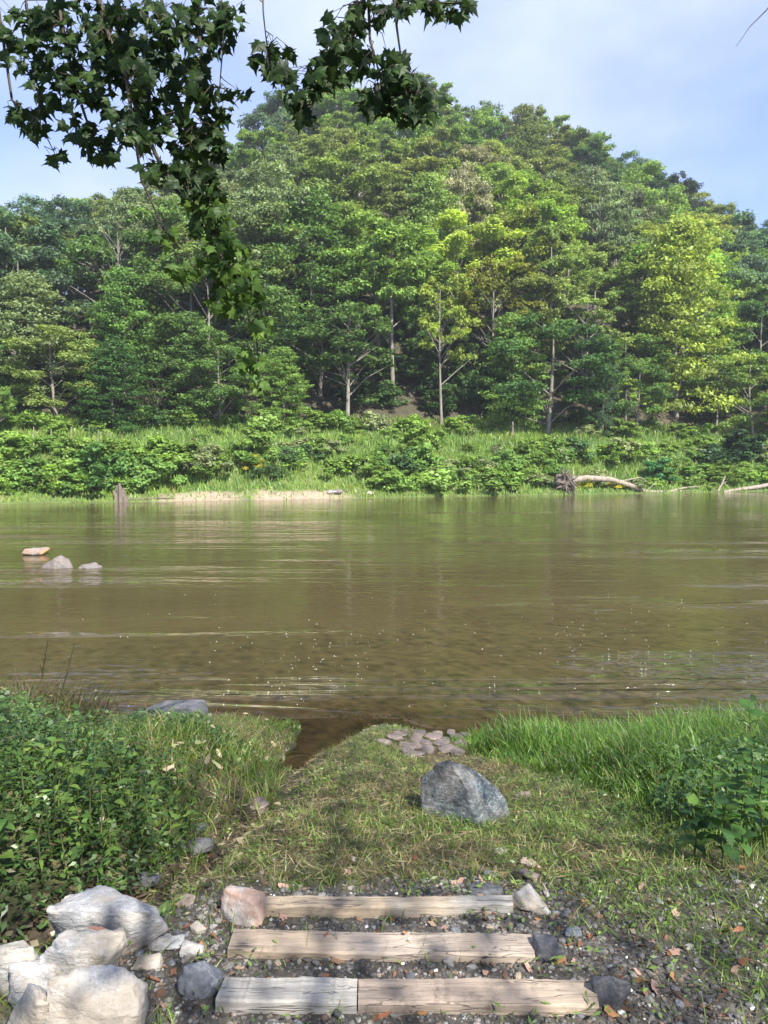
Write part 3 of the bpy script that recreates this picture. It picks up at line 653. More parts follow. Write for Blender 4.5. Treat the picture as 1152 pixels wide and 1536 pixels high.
# ------------------------------------------------------------------ far bank plants
def make_shrub(name, seed, H, RR, nlf, ls):
    g = np.random.default_rng(seed); ncl = 26
    C = np.stack([g.normal(0, .42, ncl) * RR, g.normal(0, .42, ncl) * RR, g.uniform(.15, .95, ncl) * H], 1)
    C[:, 2] *= np.clip(1.15 - (np.hypot(C[:, 0], C[:, 1]) / RR) ** 2 * 0.6, .25, 1)
    idx = g.integers(0, ncl, nlf); d = unit(g.normal(size=(nlf, 3))); r = g.uniform(.1, 1, nlf) ** .5
    P = C[idx] + d * r[:, None] * RR * .32 * np.array([1, 1, .55]); P[:, 2] = np.maximum(P[:, 2], .03)
    N = unit(d * .5 + np.array([0, -.15, .8]) + g.normal(size=(nlf, 3)) * .4); U = unit(np.cross(N, g.normal(size=(nlf, 3))) + np.array([0, 0, -.2]))
    L = ls * g.uniform(.7, 1.3, nlf); V, Fc = kites(P, U, N, L, L * g.uniform(.5, .8, nlf))
    ct = g.normal(.42, .17, ncl)[idx] + g.normal(0, .1, nlf)
    me = fast_mesh(name, V, Fc, [M_TLEAF], attrs={'tint': np.repeat(np.clip(ct, 0, 1), 4)})
    T = Tubes()
    for i in range(9): T.add([(g.normal(0, .1), g.normal(0, .1), -.2), tuple(C[i] * np.array([.6, .6, .5])), tuple(C[i])], [.03, .02, .008], 4)
    return me, T.mesh(name + '_stems', M_DSTEM)
SHR = [make_shrub('bush', 700 + i, h, r, n, l) for i, (h, r, n, l) in enumerate([(1.9, 1.5, 1900, .24), (1.5, 1.3, 1500, .2), (2.3, 1.4, 1900, .26), (1.1, 1.4, 1300, .18), (1.5, 1.7, 1900, .3)])]
def place_shrub(k, x, y, s, col, label, group=None, sz=1.0):
    e = link('bush', None, loc=(x, y, float(far_h(x, y)) - .05)); e.rotation_euler = (0, 0, rng.uniform(0, 6.28)); e.scale = (s, s, s * sz); tag(e, label, 'bush', group)
    c = link('foliage', SHR[k][0], e); c.color = (*col, 1); link('stem', SHR[k][1], e)
def far_pt(px, t):
    Y = 62.0
    for _ in range(12): x = (px - 576) / F * Y; Y = float(shore(x)) + t
    return x, Y
for px, t, k, s, col, sz, lab in [
    (150, 2.0, 2, 1.5, (0.05, 0.11, 0.03), 1.05, 'large leafy bush beside the grey stump at the waterline'), (205, 2.6, 0, 1.45, (0.075, 0.14, 0.035), 1.0, 'large fresh green bush right of the stump'), (120, 2.6, 4, 1.1, (0.06, 0.12, 0.03), 1.1, 'bush left of the large leafy bush near the left end'),
    (870, 1.6, 3, 1.0, (0.2, 0.22, 0.03), .8, 'low yellow green bush under the fallen trunk'), (920, 1.4, 3, .85, (0.22, 0.21, 0.03), .7, 'yellow bush under the arch of the fallen trunk'), (985, 3.0, 2, 1.1, (0.05, 0.14, 0.06), 1.0, 'bluish green feathery bush above the fallen trunk'),
    (1110, 6.0, 2, 1.6, (0.02, 0.045, 0.02), .9, 'dark bush at the right end of the far bank'), (1065, 6.0, 4, 1.3, (0.022, 0.05, 0.02), .9, 'dark bush left of the right end of the far bank'), (380, 5.0, 1, .8, (0.21, 0.21, 0.03), 1.0, 'yellow flowered bush in the middle of the far bank'),  # the two right end bushes are coloured dark to stand for shade there
    (270, 6.0, 1, .9, (0.17, 0.14, 0.05), .9, 'brownish bush on the far bank left of centre')]:
    x, y = far_pt(px, t); place_shrub(k, x, y, s, tuple(q * 1.6 for q in col), lab, sz=sz)
GS = [((0.17, 0.28, 0.065), 'fresh green'), ((0.14, 0.26, 0.062), 'mid green'), ((0.19, 0.32, 0.07), 'yellowish green'), ((0.07, 0.14, 0.05), 'dark green'), ((0.22, 0.28, 0.14), 'pale greyish')]
for i in range(330):
    px = rng.uniform(-30, 1185); t = rng.choice([rng.uniform(1.4, 8.2), rng.uniform(8.2, 14.5), rng.uniform(14.5, 18), rng.uniform(18, 32)], p=[.66, .10, .19, .05]); x, y = far_pt(px, t)
    if t < 4.2 and 250 < px < 560: continue
    c, w = GS[rng.choice(5, p=[.38, .26, .22, .04, .10])]; j = rng.uniform(.8, 1.2)
    side = 'left' if px < 384 else ('middle' if px < 768 else 'right')
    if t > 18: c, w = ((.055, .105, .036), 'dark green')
    lab = '%s bush %s, %s' % (w, 'in the lower growth of the far bank' if t < 8.2 else ('on the far meadow' if t < 14.5 else ('at the wood edge' if t < 18 else 'beneath the wood')), ['left end', 'left of centre', 'middle', 'right of centre', 'right end'][int(min(max(px / 230.5, 0), 4))])
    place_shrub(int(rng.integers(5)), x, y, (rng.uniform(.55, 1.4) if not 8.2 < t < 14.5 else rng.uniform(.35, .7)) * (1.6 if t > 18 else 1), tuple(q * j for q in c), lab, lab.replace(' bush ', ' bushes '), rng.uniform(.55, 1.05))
for i in range(46):
    px = rng.uniform(555, 765) if i < 34 else rng.uniform(1040, 1170); t = rng.uniform(18, 36); x, y = far_pt(px, t); j = rng.uniform(.8, 1.3)
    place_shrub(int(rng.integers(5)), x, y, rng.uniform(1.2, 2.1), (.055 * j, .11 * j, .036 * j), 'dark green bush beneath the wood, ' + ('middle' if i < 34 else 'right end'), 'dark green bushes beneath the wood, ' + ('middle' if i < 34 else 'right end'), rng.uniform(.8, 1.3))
# meadow grass and weeds on the far bank: uncountable
n = 95000
gx = rng.uniform(-48, 52, n); gt = rng.uniform(0.0, 18.5, n); gy = shore(gx) + gt
keep = (np.abs(gx) < .54 * gy + 2) & (rng.uniform(0, 1, n) > 0.8 * sand_f(gx, gy, gx))
gx, gy, gt = gx[keep], gy[keep], gt[keep]; n = len(gx)
path = np.exp(-((gt - 9.3) / .6) ** 2)
Hh = rng.uniform(.25, 1.0, n) ** 1.3 * (0.3 + 1.5 * fbm(gx * .35, gy * .35, 91)) * (1 - .7 * path) * (0.6 + .4 * sstep(0.5, 4, gt))
P = np.stack([gx, gy, far_h(gx, gy) - .03], 1)
V, Fc, m = blades(P, Hh, rng.uniform(.05, .11, n), rng.normal(0, .3, (n, 2)), rng.uniform(0, .3, n), levels=2)
pt = fbm(gx * .22, gy * .3, 95)[:, None]; r1 = rng.uniform(0, 1, (n, 1))
c = (np.array([[.09, .185, .036]]) * (1 - r1) + np.array([[.20, .31, .055]]) * r1) * (.7 + .6 * fbm(gx * .5, gy * .5, 97)[:, None])
c = np.where(pt > .52, c * np.array([[1.2, 1.1, .9]]), c); c = np.where(rng.uniform(0, 1, (n, 1)) < .035, np.array([[.26, .22, .10]]), c)
tag(link('meadow_grass', fast_mesh('meadow_grass', V, Fc, [M_GRASS], col=np.repeat(c, m, 0))), 'tall sunlit grass and weeds covering the far bank', 'grass', kind='stuff')

def rock_mesh(name, dims, seed, mat, npts=16, cuts=7, rough=.05, pts=None, smooth_it=2, boxy=.6):
    g = np.random.default_rng(seed); bm = bmesh.new()
    if pts is None:
        pts = []
        for i in range(npts):
            d = g.normal(size=3); d /= np.linalg.norm(d); d /= max(np.abs(d)) ** boxy
            pts.append(d * g.uniform(.82, 1.0) * .5)
        pts = np.array(pts); pts = (pts - pts.min(0)) / (pts.max(0) - pts.min(0)) - .5
        pts = pts * np.array(dims) + np.array([0, 0, dims[2] * .5])
    for q in pts: bm.verts.new(q)
    r = bmesh.ops.convex_hull(bm, input=bm.verts)
    bmesh.ops.delete(bm, geom=[v for v in bm.verts if not v.link_faces], context='VERTS')
    bmesh.ops.triangulate(bm, faces=bm.faces)
    bmesh.ops.subdivide_edges(bm, edges=bm.edges, cuts=cuts, use_grid_fill=True)
    for _ in range(smooth_it): bmesh.ops.smooth_vert(bm, verts=bm.verts, factor=.5, use_axis_x=True, use_axis_y=True, use_axis_z=True)
    sz = sum(dims) / 3; bm.normal_update(); o = Vector((seed * 1.7, seed * .3, 0))
    for v in bm.verts:
        q = v.co / sz
        k = mnoise.fractal(q * 2.2 + o, .9, 2.0, 5) * .7 + mnoise.fractal(q * 9 + o, .8, 2, 3) * .22
        rdg = abs(mnoise.noise(q * 3.1 + o * 1.3)); k -= max(0, .12 - rdg) * 3.0
        v.co += v.normal * k * rough * sz
    me = bpy.data.meshes.new(name); bm.to_mesh(me); bm.free(); me.materials.append(mat)
    for pl in me.polygons: pl.use_smooth = True
    return me
# ------------------------------------------------------------------ far bank driftwood, stump, stakes
def tree_limbs(name, paths, mat, parent=None):
    T = Tubes()
    for pts, rad, nn in paths: T.add(pts, rad, nn)
    return link(name, T.mesh(name, mat), parent)
def fp(px, py, t):
    x, y = far_pt(px, t); return at_y(px, py, y)
e = link('fallen_tree', None, loc=fp(850, 742, .3)); tag(e, 'fallen tree with a torn root plate lying along the waterline', 'fallen tree')
inv = Vector(e.location)
def loc(pts): return [Vector(q) - inv for q in pts]
tree_limbs('trunk', [(loc([fp(845, 722, 1.0), fp(880, 717, .9), fp(915, 719, .8), fp(945, 728, .6), fp(968, 738, .4), fp(1000, 738, .4), fp(1050, 736, .5)]), [.34, .27, .25, .22, .2, .16, .08], 10)], M_DRIFT, e)
for pts, r in (([(1000, 738, .4), (1025, 732, .5), (1052, 729, .7)], .13), ([(985, 738, .4), (1010, 740, .2), (1035, 741, .2)], .1), ([(930, 722, .7), (960, 716, 1.0), (980, 728, 1.0)], .06), ([(968, 738, .4), (985, 722, .6)], .05)):
    tree_limbs('branch', [(loc([fp(*q) for q in pts]), [r, r * .7, r * .3][:len(pts)], 6)], M_DRIFT, e)
g = np.random.default_rng(5); paths = []
c0 = Vector(fp(848, 724, .8)) - inv
for i in range(34):
    a = g.uniform(0, 6.28); l = g.uniform(.6, 1.5); d = Vector((-.15 * abs(g.normal()) - .1, math.cos(a), math.sin(a))) 
    d = Vector((math.cos(a) * .75, -abs(g.normal(0, .4)) - .1, math.sin(a))).normalized()
    q1 = c0 + d * l * .5 + Vector(g.normal(0, .12, 3)); q2 = c0 + d * l + Vector(g.normal(0, .25, 3)); q2.z = max(q2.z, -.1)
    paths.append(([c0 + Vector(g.normal(0, .15, 3)), q1, q2], [.2, .11, .03], 6))
tree_limbs('root_plate', paths, M_ROOT, e)
link('root_soil', rock_mesh('root_soil', (1.5, .8, 1.5), 77, M_ROOT, npts=20, cuts=5, rough=.16), e, c0 + Vector((-.1, .1, -.75)))
e = tag(tree_limbs('driftwood_branch', [([fp(1076, 738, .2), fp(1083, 726, .3), fp(1088, 714, .5)], [.11, .09, .05], 7), ([fp(1082, 727, .3), fp(1090, 722, .4)], [.05, .02], 5)], M_DRIFT), 'pale bare branch sticking up from the water near the right end', 'driftwood')
e = tag(tree_limbs('driftwood_log', [([fp(1085, 738, .1), fp(1110, 734, .2), fp(1140, 730, .3), fp(1175, 722, .4)], [.14, .17, .2, .22], 8), ([fp(1130, 731, .3), fp(1140, 738, .2)], [.06, .03], 5)], M_DRIFT), 'pale log slanting into the water at the right edge', 'driftwood')
sb = fp(181, 752, .2); g = np.random.default_rng(8)
paths = [([sb + Vector((dx, dy, -.5)), sb + Vector((dx * .8, dy, h_ * .5)), sb + Vector((dx * 1.0 + g.normal(0, .08), dy, h_))], [.24, .19, .09], 7) for dx, dy, h_ in ((-.36, 0, .75), (-.16, .1, 1.15), (.05, -.05, 1.3), (.22, .1, .95), (.4, 0, .5))]
tag(tree_limbs('tree_stump', paths, M_ROOT), 'weathered grey stump standing at the waterline before the large bush', 'stump')
tag(tree_limbs('driftwood_branch', [([fp(190, 750, .3), fp(225, 748, .4), fp(262, 747, .4)], [.13, .1, .05], 6)], M_ROOT), 'dark driftwood branch lying right of the grey stump', 'driftwood')
tag(tree_limbs('driftwood_log', [([fp(345, 744, 1.4), fp(375, 741, 1.5), fp(405, 737, 1.6)], [.06, .08, .05], 6)], M_DRIFT), 'thin pale log lying on the sandy shore', 'driftwood')
for px, t, ty, lab in ((52, 9.5, 640, 'first'), (78, 9.7, 643, 'second'), (108, 9.8, 640, 'third'), (148, 10.2, 645, 'fourth')):
    x, y = far_pt(px, t); z = float(far_h(x, y)); zt = at_y(px, ty, y).z
    tag(tree_limbs('wooden_stake', [([(x, y, z - .2), (x + .05, y, (z + zt) / 2), (x + .08, y, max(zt, z + .8))], [.05, .045, .04], 6)], M_DRIFT), 'thin weathered stake by the far path, %s from the left edge' % lab, 'stake')
x, y = far_pt(768, 14.5); z = float(far_h(x, y))
tag(tree_limbs('wooden_post', [([(x, y, z - .2), (x, y, z + 1.6)], [.09, .08], 8)], M_DRIFT), 'pale wooden post standing at the wood edge below the leafy green tree', 'post')

# ------------------------------------------------------------------ rocks
def rock(name, px0, px1, py0, py1, mat, seed, label, depth=.75, cat='rock', sink=.12, zbase=None, rough=.05, npts=16, cuts=7, group=None, rz=None, boxy=.6, hmin=.0, sm=1):
    cx = (px0 + px1) / 2
    b = ground_pt(cx, py1) if zbase is None else at_z(cx, py1, zbase)
    w = (px1 - px0) / F * (b.y * CA + (EYE.z - b.z) * SA); d = w * depth
    yc = b.y + d * .42; zt = at_y(cx, py0, b.y + d * .4).z
    zb = float(near_h(b.x, yc)) if zbase is None else zbase
    h = max(zt - zb, w * .2, hmin)
    s = h * sink
    me = rock_mesh(name, (w, d, h + s), seed, mat, npts, cuts, rough, boxy=boxy, smooth_it=sm)
    o = link(name, me, loc=(b.x, yc, zb - s)); o.rotation_euler = (0, 0, rz if rz is not None else rng.uniform(-.15, .15))
    return tag(o, label, cat, group)
# the large boulder
b = ground_pt(704, 1237); W = 138 / F * b.y * 1.06
bp = np.array([(-.31, .10, .58), (-.20, .00, .65), (-.47, .22, .36), (-.50, .16, .14), (-.46, .02, -.06), (-.10, -.18, .57), (-.01, -.36, .44), (.05, -.47, .26), (.08, -.50, -.06), (-.26, -.18, -.06),
               (.13, .20, .47), (.33, .18, .31), (.47, .12, .15), (.48, .00, .03), (.3, -.26, -.06), (.22, -.22, .22), (.2, .45, .12), (-.2, .45, .25), (-.42, .4, -.06), (.42, .4, -.06)]) * W
o = link('boulder', rock_mesh('boulder', (W, W * .8, W * .7), 3, M_BOULDER, pts=bp, cuts=16, rough=.03, smooth_it=0), loc=(b.x, b.y + .18, float(near_h(b.x, b.y + .1)) - .03))
tag(o, 'large blue grey boulder with pale streaks on the grass slope', 'boulder')
for a in [
    ('boulder', 70, 246, 1343, 1436, M_WHITE, 21, 'white marble boulder at the back of the pile by the ditch', .46),
    ('boulder', 56, 182, 1390, 1512, M_WHITE, 22, 'white marble boulder in the middle of the corner pile', .5),
    ('boulder', 62, 208, 1462, 1600, M_WHITE, 23, 'white marble boulder at the front of the corner pile', .55),
    ('boulder', -25, 62, 1412, 1500, M_WHITE, 24, 'greyish marble boulder at the left edge of the corner pile', .6),
    ('boulder', -30, 80, 1488, 1600, M_WHITE, 25, 'white marble boulder in the bottom left corner', .55),
    ('boulder', 8, 80, 1445, 1520, M_WHITE, 26, 'small white boulder wedged between the corner boulders', .6),
]: rock(*a[:-1], depth=a[-1], cat='boulder', rough=.06, npts=20, cuts=12, hmin=.05, boxy=.7)
for a in [
    ('rock', 323, 398, 1337, 1392, M_PINK, 31, 'pale rock stained orange at the left end of the top timber'),
    ('rock', 262, 328, 1438, 1503, M_BLUE, 32, 'blue grey pointed rock left of the bottom timber'),
    ('rock', 772, 829, 1333, 1373, M_WHITE, 139, 'white rock at the right end of the top timber'),
    ('rock', 889, 951, 1455, 1518, M_SLATE, 34, 'dark slate rock at the right end of the bottom timber'),
    ('rock', 803, 846, 1408, 1442, M_SLATE, 35, 'dark rock at the right end of the middle timber'),
    ('rock', 704, 758, 1327, 1346, M_SLATE, 36, 'flat dark stone behind the top timber'),
    ('rock', 281, 309, 1385, 1406, M_WHITE, 37, 'small white rock just below the orange stained rock'),
    ('rock', 262, 290, 1346, 1363, M_TAN, 38, 'small pale stone in the grass left of the orange stained rock'),
    ('rock', 218, 272, 1410, 1433, M_WHITE, 39, 'flat white rock right of the back marble boulder'),
    ('rock', 268, 306, 1414, 1440, M_WHITE, 40, 'small white rock above the pointed blue grey rock'),
    ('rock', 198, 240, 1433, 1457, M_WHITE, 41, 'small white rock beside the middle marble boulder'),
    ('rock', 255, 272, 1393, 1412, M_SLATE, 42, 'small dark stone behind the flat white rock'),
    ('rock', 782, 818, 1291, 1306, M_TAN, 43, 'tan flat stone in the grass above the white rock'),
    ('rock', 778, 812, 1306, 1324, M_COBBLE, 44, 'brown flat stone just below the tan flat stone'),
    ('rock', 742, 764, 1272, 1284, M_WHITE, 45, 'small white stone on the slope below the boulder'),
    ('rock', 846, 876, 1392, 1410, M_BLUE, 46, 'small blue grey stone right of the middle timber'),
    ('rock', 725, 750, 1308, 1318, M_BLUE, 47, 'grey stone lying in the sparse grass behind the steps'),
    ('rock', 268, 318, 1262, 1290, M_SLAB, 49, 'dark wet stone sitting in the ditch'),
    ('rock', 288, 310, 1235, 1252, M_SLATE, 50, 'small black stone above the wet ditch stone'),
    ('rock', 362, 402, 1200, 1218, M_COBBLE, 51, 'reddish brown stone lying in the ditch near the inlet'),
    ('rock', 770, 800, 1188, 1198, M_COBBLE, 52, 'low brown stone in the grass behind the boulder'),
    ('rock', 195, 235, 1312, 1336, M_SLAB, 53, 'dark wet stone beside the ditch above the marble pile'),
]: rock(*a, rough=.055, npts=17, cuts=6, sink=.25, boxy=.75)
# flat slab on the waterline behind the left bank
b = at_z(245, 1072, 0.12); me = rock_mesh('slab', (1.0, .5, .3), 60, M_SLAB, smooth_it=1, pts=np.array([(-.6, -.2, .0), (-.5, .25, .02), (.42, .28, .2), (.52, .05, .12), (.5, -.25, -.15), (.3, -.28, .18), (.0, -.22, .19), (-.35, -.2, .12), (.44, -.1, .22), (.0, .25, .2), (-.5, 0, -.2), (.5, .2, -.2)]), cuts=8, rough=.03)
tag(link('rock_slab', me, loc=(b.x, b.y - .05, .03)), 'flat grey rock slab at the water edge behind the left bank', 'rock')
# rocks in the river
o = rock('river_rock', 26, 70, 821, 833, M_RUST, 61, 'low rusty orange rock breaking the river surface', depth=.8, zbase=0, rough=.05, sink=.5)
b = at_z(95, 851, 0); w = 62 / F * b.y
e = link('river_rock', rock_mesh('river_rock', (1.0, .8, .9), 62, M_RIVROCK, pts=np.array([(-.55, -.1, -.2), (-.05, -.2, .62), (.12, 0, .75), (.28, .1, .55), (.05, -.4, -.2), (.45, -.1, -.2), (-.2, .4, -.2), (.3, .35, -.2), (-.32, .05, .35), (.14, -.25, .4)]) * w * .72 * np.array([1.25, 1, .62]), cuts=9, rough=.06), loc=(b.x - .15, b.y, -.02))
tag(e, 'tilted grey and tan rock standing up out of the river', 'rock')
e = link('river_rock', rock_mesh('river_rock', (.8, .6, .5), 63, M_RIVROCK, pts=np.array([(-.4, -.1, -.2), (-.1, -.1, .25), (.3, 0, .42), (.5, .05, .1), (.4, -.3, -.2), (-.3, .3, -.2), (.4, .3, -.2), (0, -.3, .12)]) * w * .66 * np.array([1.1, 1, .62]), cuts=8, rough=.07), loc=(b.x + .68, b.y - .05, -.02))
tag(e, 'small jagged rock right of the tilted river rock', 'rock')
for px, py, w_, m_, s_ in ((505, 742, 1.0, M_RIVROCK, 64), (1000 / 2, 748, .9, M_WHITE, 65), (555, 736, .7, M_WHITE, 66)):
    x, y = far_pt(px, .8); me = rock_mesh('shore_rock', (w_, w_ * .7, w_ * .5), s_, m_, cuts=3)
    tag(link('shore_rock', me, loc=(x, y, float(far_h(x, y)) - .1)), {64: 'pale rock on the far sandy shore left of centre', 65: 'small white rock at the far waterline', 66: 'white rock in the grass of the far shore'}[s_], 'rock')
# flat cobbles by the waterline
cob = [rock_mesh('cobble', (.19, .15, .055), 80 + i, M_COBBLE, npts=18, cuts=3, rough=.03, smooth_it=3, boxy=.35) for i in range(5)]
spots = [(576, 1118), (592, 1112), (606, 1120), (618, 1127), (600, 1107), (622, 1112), (637, 1118), (650, 1112), (628, 1104), (646, 1124), (662, 1120), (668, 1110), (655, 1104), (676, 1104), (688, 1110), (698, 1105), (640, 1131), (672, 1128), (622, 1137), (690, 1121), (684, 1131), (612, 1132)]
for i, (px, py) in enumerate(spots):
    q = ground_pt(px, py); z = max(q.z, -.01); q = at_z(px, py, z)
    o = link('cobble', cob[i % 5], loc=(q.x, q.y, z - .005 + .02 * (i % 3 == 1))); s = rng.uniform(.75, 1.2)
    o.scale = (s, s, s * rng.uniform(.8, 1.3)); o.rotation_euler = (rng.uniform(-.14, .14), rng.uniform(-.14, .14), rng.uniform(0, 6.28))
    tag(o, 'flat brown cobble in the patch at the waterline behind the boulder', 'stone', 'flat cobbles at the waterline')

# ------------------------------------------------------------------ timber steps
def timber(name, corners, z, mat, label, th=.12, lift=0.0, seed=0):
    """corners in photo pixels on the top face: back-left, back-right, front-right, front-left"""
    c = [at_z(px, py, z) for px, py in corners]; g = np.random.default_rng(seed)
    mid = (c[0] + c[1] + c[2] + c[3]) / 4; nx = 44
    bm = bmesh.new(); rows = []
    ch = .007
    for i in range(nx + 1):
        u = i / nx; bk = c[0].lerp(c[1], u) - mid; fr = c[3].lerp(c[2], u) - mid; wv = .0025 * math.sin(u * 7 + seed) + g.normal(0, .0007)
        e1 = ch * (1 + .8 * mnoise.noise(Vector((u * 9, seed, 0)))); up = Vector((0, 0, wv)); dn = Vector((0, 0, -th)); f = (fr - bk).normalized()
        sec = [bk + dn, bk - Vector((0, 0, e1)) + up, bk + f * e1 + up, bk.lerp(fr, .33) + up * 1.4, bk.lerp(fr, .66) + up * .6, fr - f * e1 + up, fr - Vector((0, 0, e1)) + up, fr + dn]
        rows.append([bm.verts.new(v) for v in sec])
    for i in range(nx):
        for k in range(7): bm.faces.new((rows[i][k], rows[i][k + 1], rows[i + 1][k + 1], rows[i + 1][k]))
    bm.faces.new(rows[0]); bm.faces.new(list(reversed(rows[-1])))
    bmesh.ops.recalc_face_normals(bm, faces=bm.faces)
    me = bpy.data.meshes.new(name); bm.to_mesh(me); bm.free(); me.materials.append(mat)
    return tag(link(name, me, loc=mid), label, 'timber')
BR, GR, LB = (0.26, 0.205, 0.155, 1), (0.29, 0.27, 0.245, 1), (0.35, 0.275, 0.195, 1)
timber('timber_step', [(401, 1343), (768, 1342), (770, 1357), (397, 1360)], 1.325, mat_wood('timber_top', (LB, GR)), 'raised sawn timber of the top step, furthest from the camera', th=.16, seed=1)
timber('timber_step', [(352, 1392), (796, 1400), (803, 1434), (341, 1424)], 1.325, mat_wood('timber_mid', (BR, (0.34, 0.28, 0.23, 1))), 'brown weathered timber of the middle step', seed=2)
timber('timber_step', [(339, 1463), (536, 1465), (535, 1503), (323, 1499)], 1.350, mat_wood('timber_grey', (GR, (0.33, 0.31, 0.28, 1)), dirt=.4), 'short grey timber at the left half of the bottom step', seed=3)
timber('timber_step', [(538, 1465), (890, 1467), (899, 1507), (537, 1503)], 1.349, mat_wood('timber_brown', ((0.26, 0.205, 0.165, 1), (0.32, 0.255, 0.195, 1)), dirt=.8), 'brown crumbling timber at the right half of the bottom step', seed=4)

# ------------------------------------------------------------------ gravel, litter, pebbles, dead leaves
def in_frame_pts(n, x0, x1, y0, y1):
    return rng.uniform(x0, x1, n), rng.uniform(y0, y1, n)
x, y = in_frame_pts(30000, -1.4, 2.6, 1.75, 3.9)
k = rng.uniform(0, 1, len(x)) < gravel_f(x, y) * .95 + .012; x, y = x[k][:15000], y[k][:15000]; n = len(x)
ico = bmesh.new(); bmesh.ops.create_icosphere(ico, subdivisions=1, radius=1)
iv = np.array([v.co[:] for v in ico.verts]); ifc = np.array([[v.index for v in f.verts] for f in ico.faces]); ico.free()
iv, ifc = iv[:], ifc
s = rng.lognormal(math.log(.0052), .45, n).clip(.0025, .016)
S3 = np.stack([s * rng.uniform(.8, 1.5, n), s * rng.uniform(.8, 1.4, n), s * rng.uniform(.5, .9, n)], 1)
a = rng.uniform(0, 6.28, n); jit = 1 + rng.normal(0, .13, (n, len(iv), 1))
V = iv[None] * jit * S3[:, None]; V = np.stack([V[..., 0] * np.cos(a)[:, None] - V[..., 1] * np.sin(a)[:, None], V[..., 0] * np.sin(a)[:, None] + V[..., 1] * np.cos(a)[:, None], V[..., 2]], -1)
V += np.stack([x, y, near_h(x, y) + s * .2], 1)[:, None]
pal = np.array([(.055, .050, .045), (.10, .094, .086), (.155, .148, .138), (.23, .215, .20), (.5, .49, .46), (.15, .105, .075)]); c = pal[rng.choice(6, n, p=[.34, .31, .17, .09, .02, .07])] * rng.uniform(.8, 1.2, (n, 1))
Fc = (np.arange(n)[:, None, None] * len(iv) + ifc[None]).reshape(-1, 3)
tag(link('gravel', fast_mesh('gravel', V.reshape(-1, 3), Fc, [mat_attr('gravel_stone', .75)], col=np.repeat(c, len(iv), 0))), 'dark loose gravel between and around the timber steps', 'gravel', kind='stuff')
# crumbs of dead leaf, bark and twig
n = 5200; x, y = in_frame_pts(n, -1.6, 3.0, 1.75, 4.4); k = rng.uniform(0, 1, n) < .12 + .75 * gravel_f(x, y); x, y = x[k], y[k]; n = len(x)
P = np.stack([x, y, near_h(x, y) + rng.uniform(.002, .012, n)], 1); az = rng.uniform(0, 6.28, n)
U = np.stack([np.cos(az), np.sin(az), rng.normal(0, .25, n)], 1); N = unit(np.stack([rng.normal(0, .35, n), rng.normal(0, .35, n), np.ones(n)], 1)); L = rng.lognormal(math.log(.018), .5, n).clip(.006, .06)
V, Fc = kites(P, U, N, L, L * rng.uniform(.12, .7, n)); pal = np.array([(.16, .09, .055), (.22, .14, .09), (.09, .06, .04), (.30, .2, .13), (.24, .1, .05)])
c = pal[rng.integers(0, 5, n)] * rng.uniform(.7, 1.2, (n, 1))
tag(link('leaf_litter', fast_mesh('leaf_litter', V, Fc, [M_WEED], col=np.repeat(c, 4, 0))), 'crumbled brown leaf litter scattered over the gravel', 'leaf litter', kind='stuff')
peb = [(rock_mesh('pebble', (.035, .028, .02), 120 + i, m_, npts=12, cuts=2, rough=.04), w_) for i, (m_, w_) in enumerate([(M_SLATE, 'dark'), (M_BLUE, 'blue grey'), (M_WHITE, 'white'), (M_TAN, 'tan'), (M_SLATE, 'dark'), (M_WHITE, 'white')])]
cnt = 0
while cnt < 110:
    px, py = rng.uniform(190, 1152), rng.uniform(1270, 1540); q = ground_pt(px, py)
    if rng.uniform() > float(gravel_f(q.x, q.y)) + .12: continue
    me, w_ = peb[rng.choice(6, p=[.27, .32, .05, .12, .19, .05])]
    o = link('pebble', me, loc=(q.x, q.y, q.z - .003)); s = rng.uniform(.5, 1.25) ; o.scale = (s, s, s); o.rotation_euler = (0, 0, rng.uniform(0, 6.28))
    area = 'behind the top timber' if py < 1345 else ('right of the steps' if px > 830 else ('left of the steps' if px < 330 else 'between the timbers'))
    tag(o, '%s pebble lying in the gravel %s' % (w_, area), 'pebble', '%s pebbles %s' % (w_, area)); cnt += 1
def dead_leaf_mesh(seed, lobed=False):
    g = np.random.default_rng(seed); n = 18; bm = bmesh.new(); ring = []
    c = bm.verts.new((0, 0, .006))
    for i in range(n):
        a = 2 * math.pi * i / n
        r = (.5 * (.62 + .38 * abs(math.cos(a))) if not lobed else .5 * (.62 + .38 * math.cos(2.5 * a) ** 2)) * g.uniform(.85, 1.1)
        xx, yy = r * math.cos(a), r * math.sin(a) * (.62 if not lobed else .9)
        ring.append(bm.verts.new((xx, yy, .13 * abs(yy) + .25 * xx * xx * g.uniform(.3, 1) + g.normal(0, .02))))
    for i in range(n): bm.faces.new((c, ring[i], ring[(i + 1) % n]))
    me = bpy.data.meshes.new('dead_leaf'); bm.to_mesh(me); bm.free(); me.materials.append(M_DRY)
    for pl in me.polygons: pl.use_smooth = True
    return me
DL = [dead_leaf_mesh(i, i % 2 == 1) for i in range(6)]
def dead_leaf(px, py, size, col, label, group=None, z=None, tilt=.3):
    q = ground_pt(px, py) if z is None else at_z(px, py, z)
    o = link('dead_leaf', DL[rng.integers(6)], loc=(q.x, q.y, q.z + .006 + (size * .28 * min(tilt, 1) if z is None else .004))); o.scale = (size,) * 3; o.color = (*col, 1)
    o.rotation_euler = (rng.normal(0, tilt), rng.normal(0, tilt), rng.uniform(0, 6.28)); tag(o, label, 'leaf', group)
RED, BRN, PNK, ORG = (.26, .10, .055), (.17, .105, .07), (.36, .22, .17), (.32, .16, .065)
dead_leaf(985, 1492, .075, PNK, 'large pinkish curled leaf right of the dark slate rock', tilt=.5); dead_leaf(1018, 1506, .06, PNK, 'upright pinkish leaf at the right of the large pinkish leaf', tilt=.9)
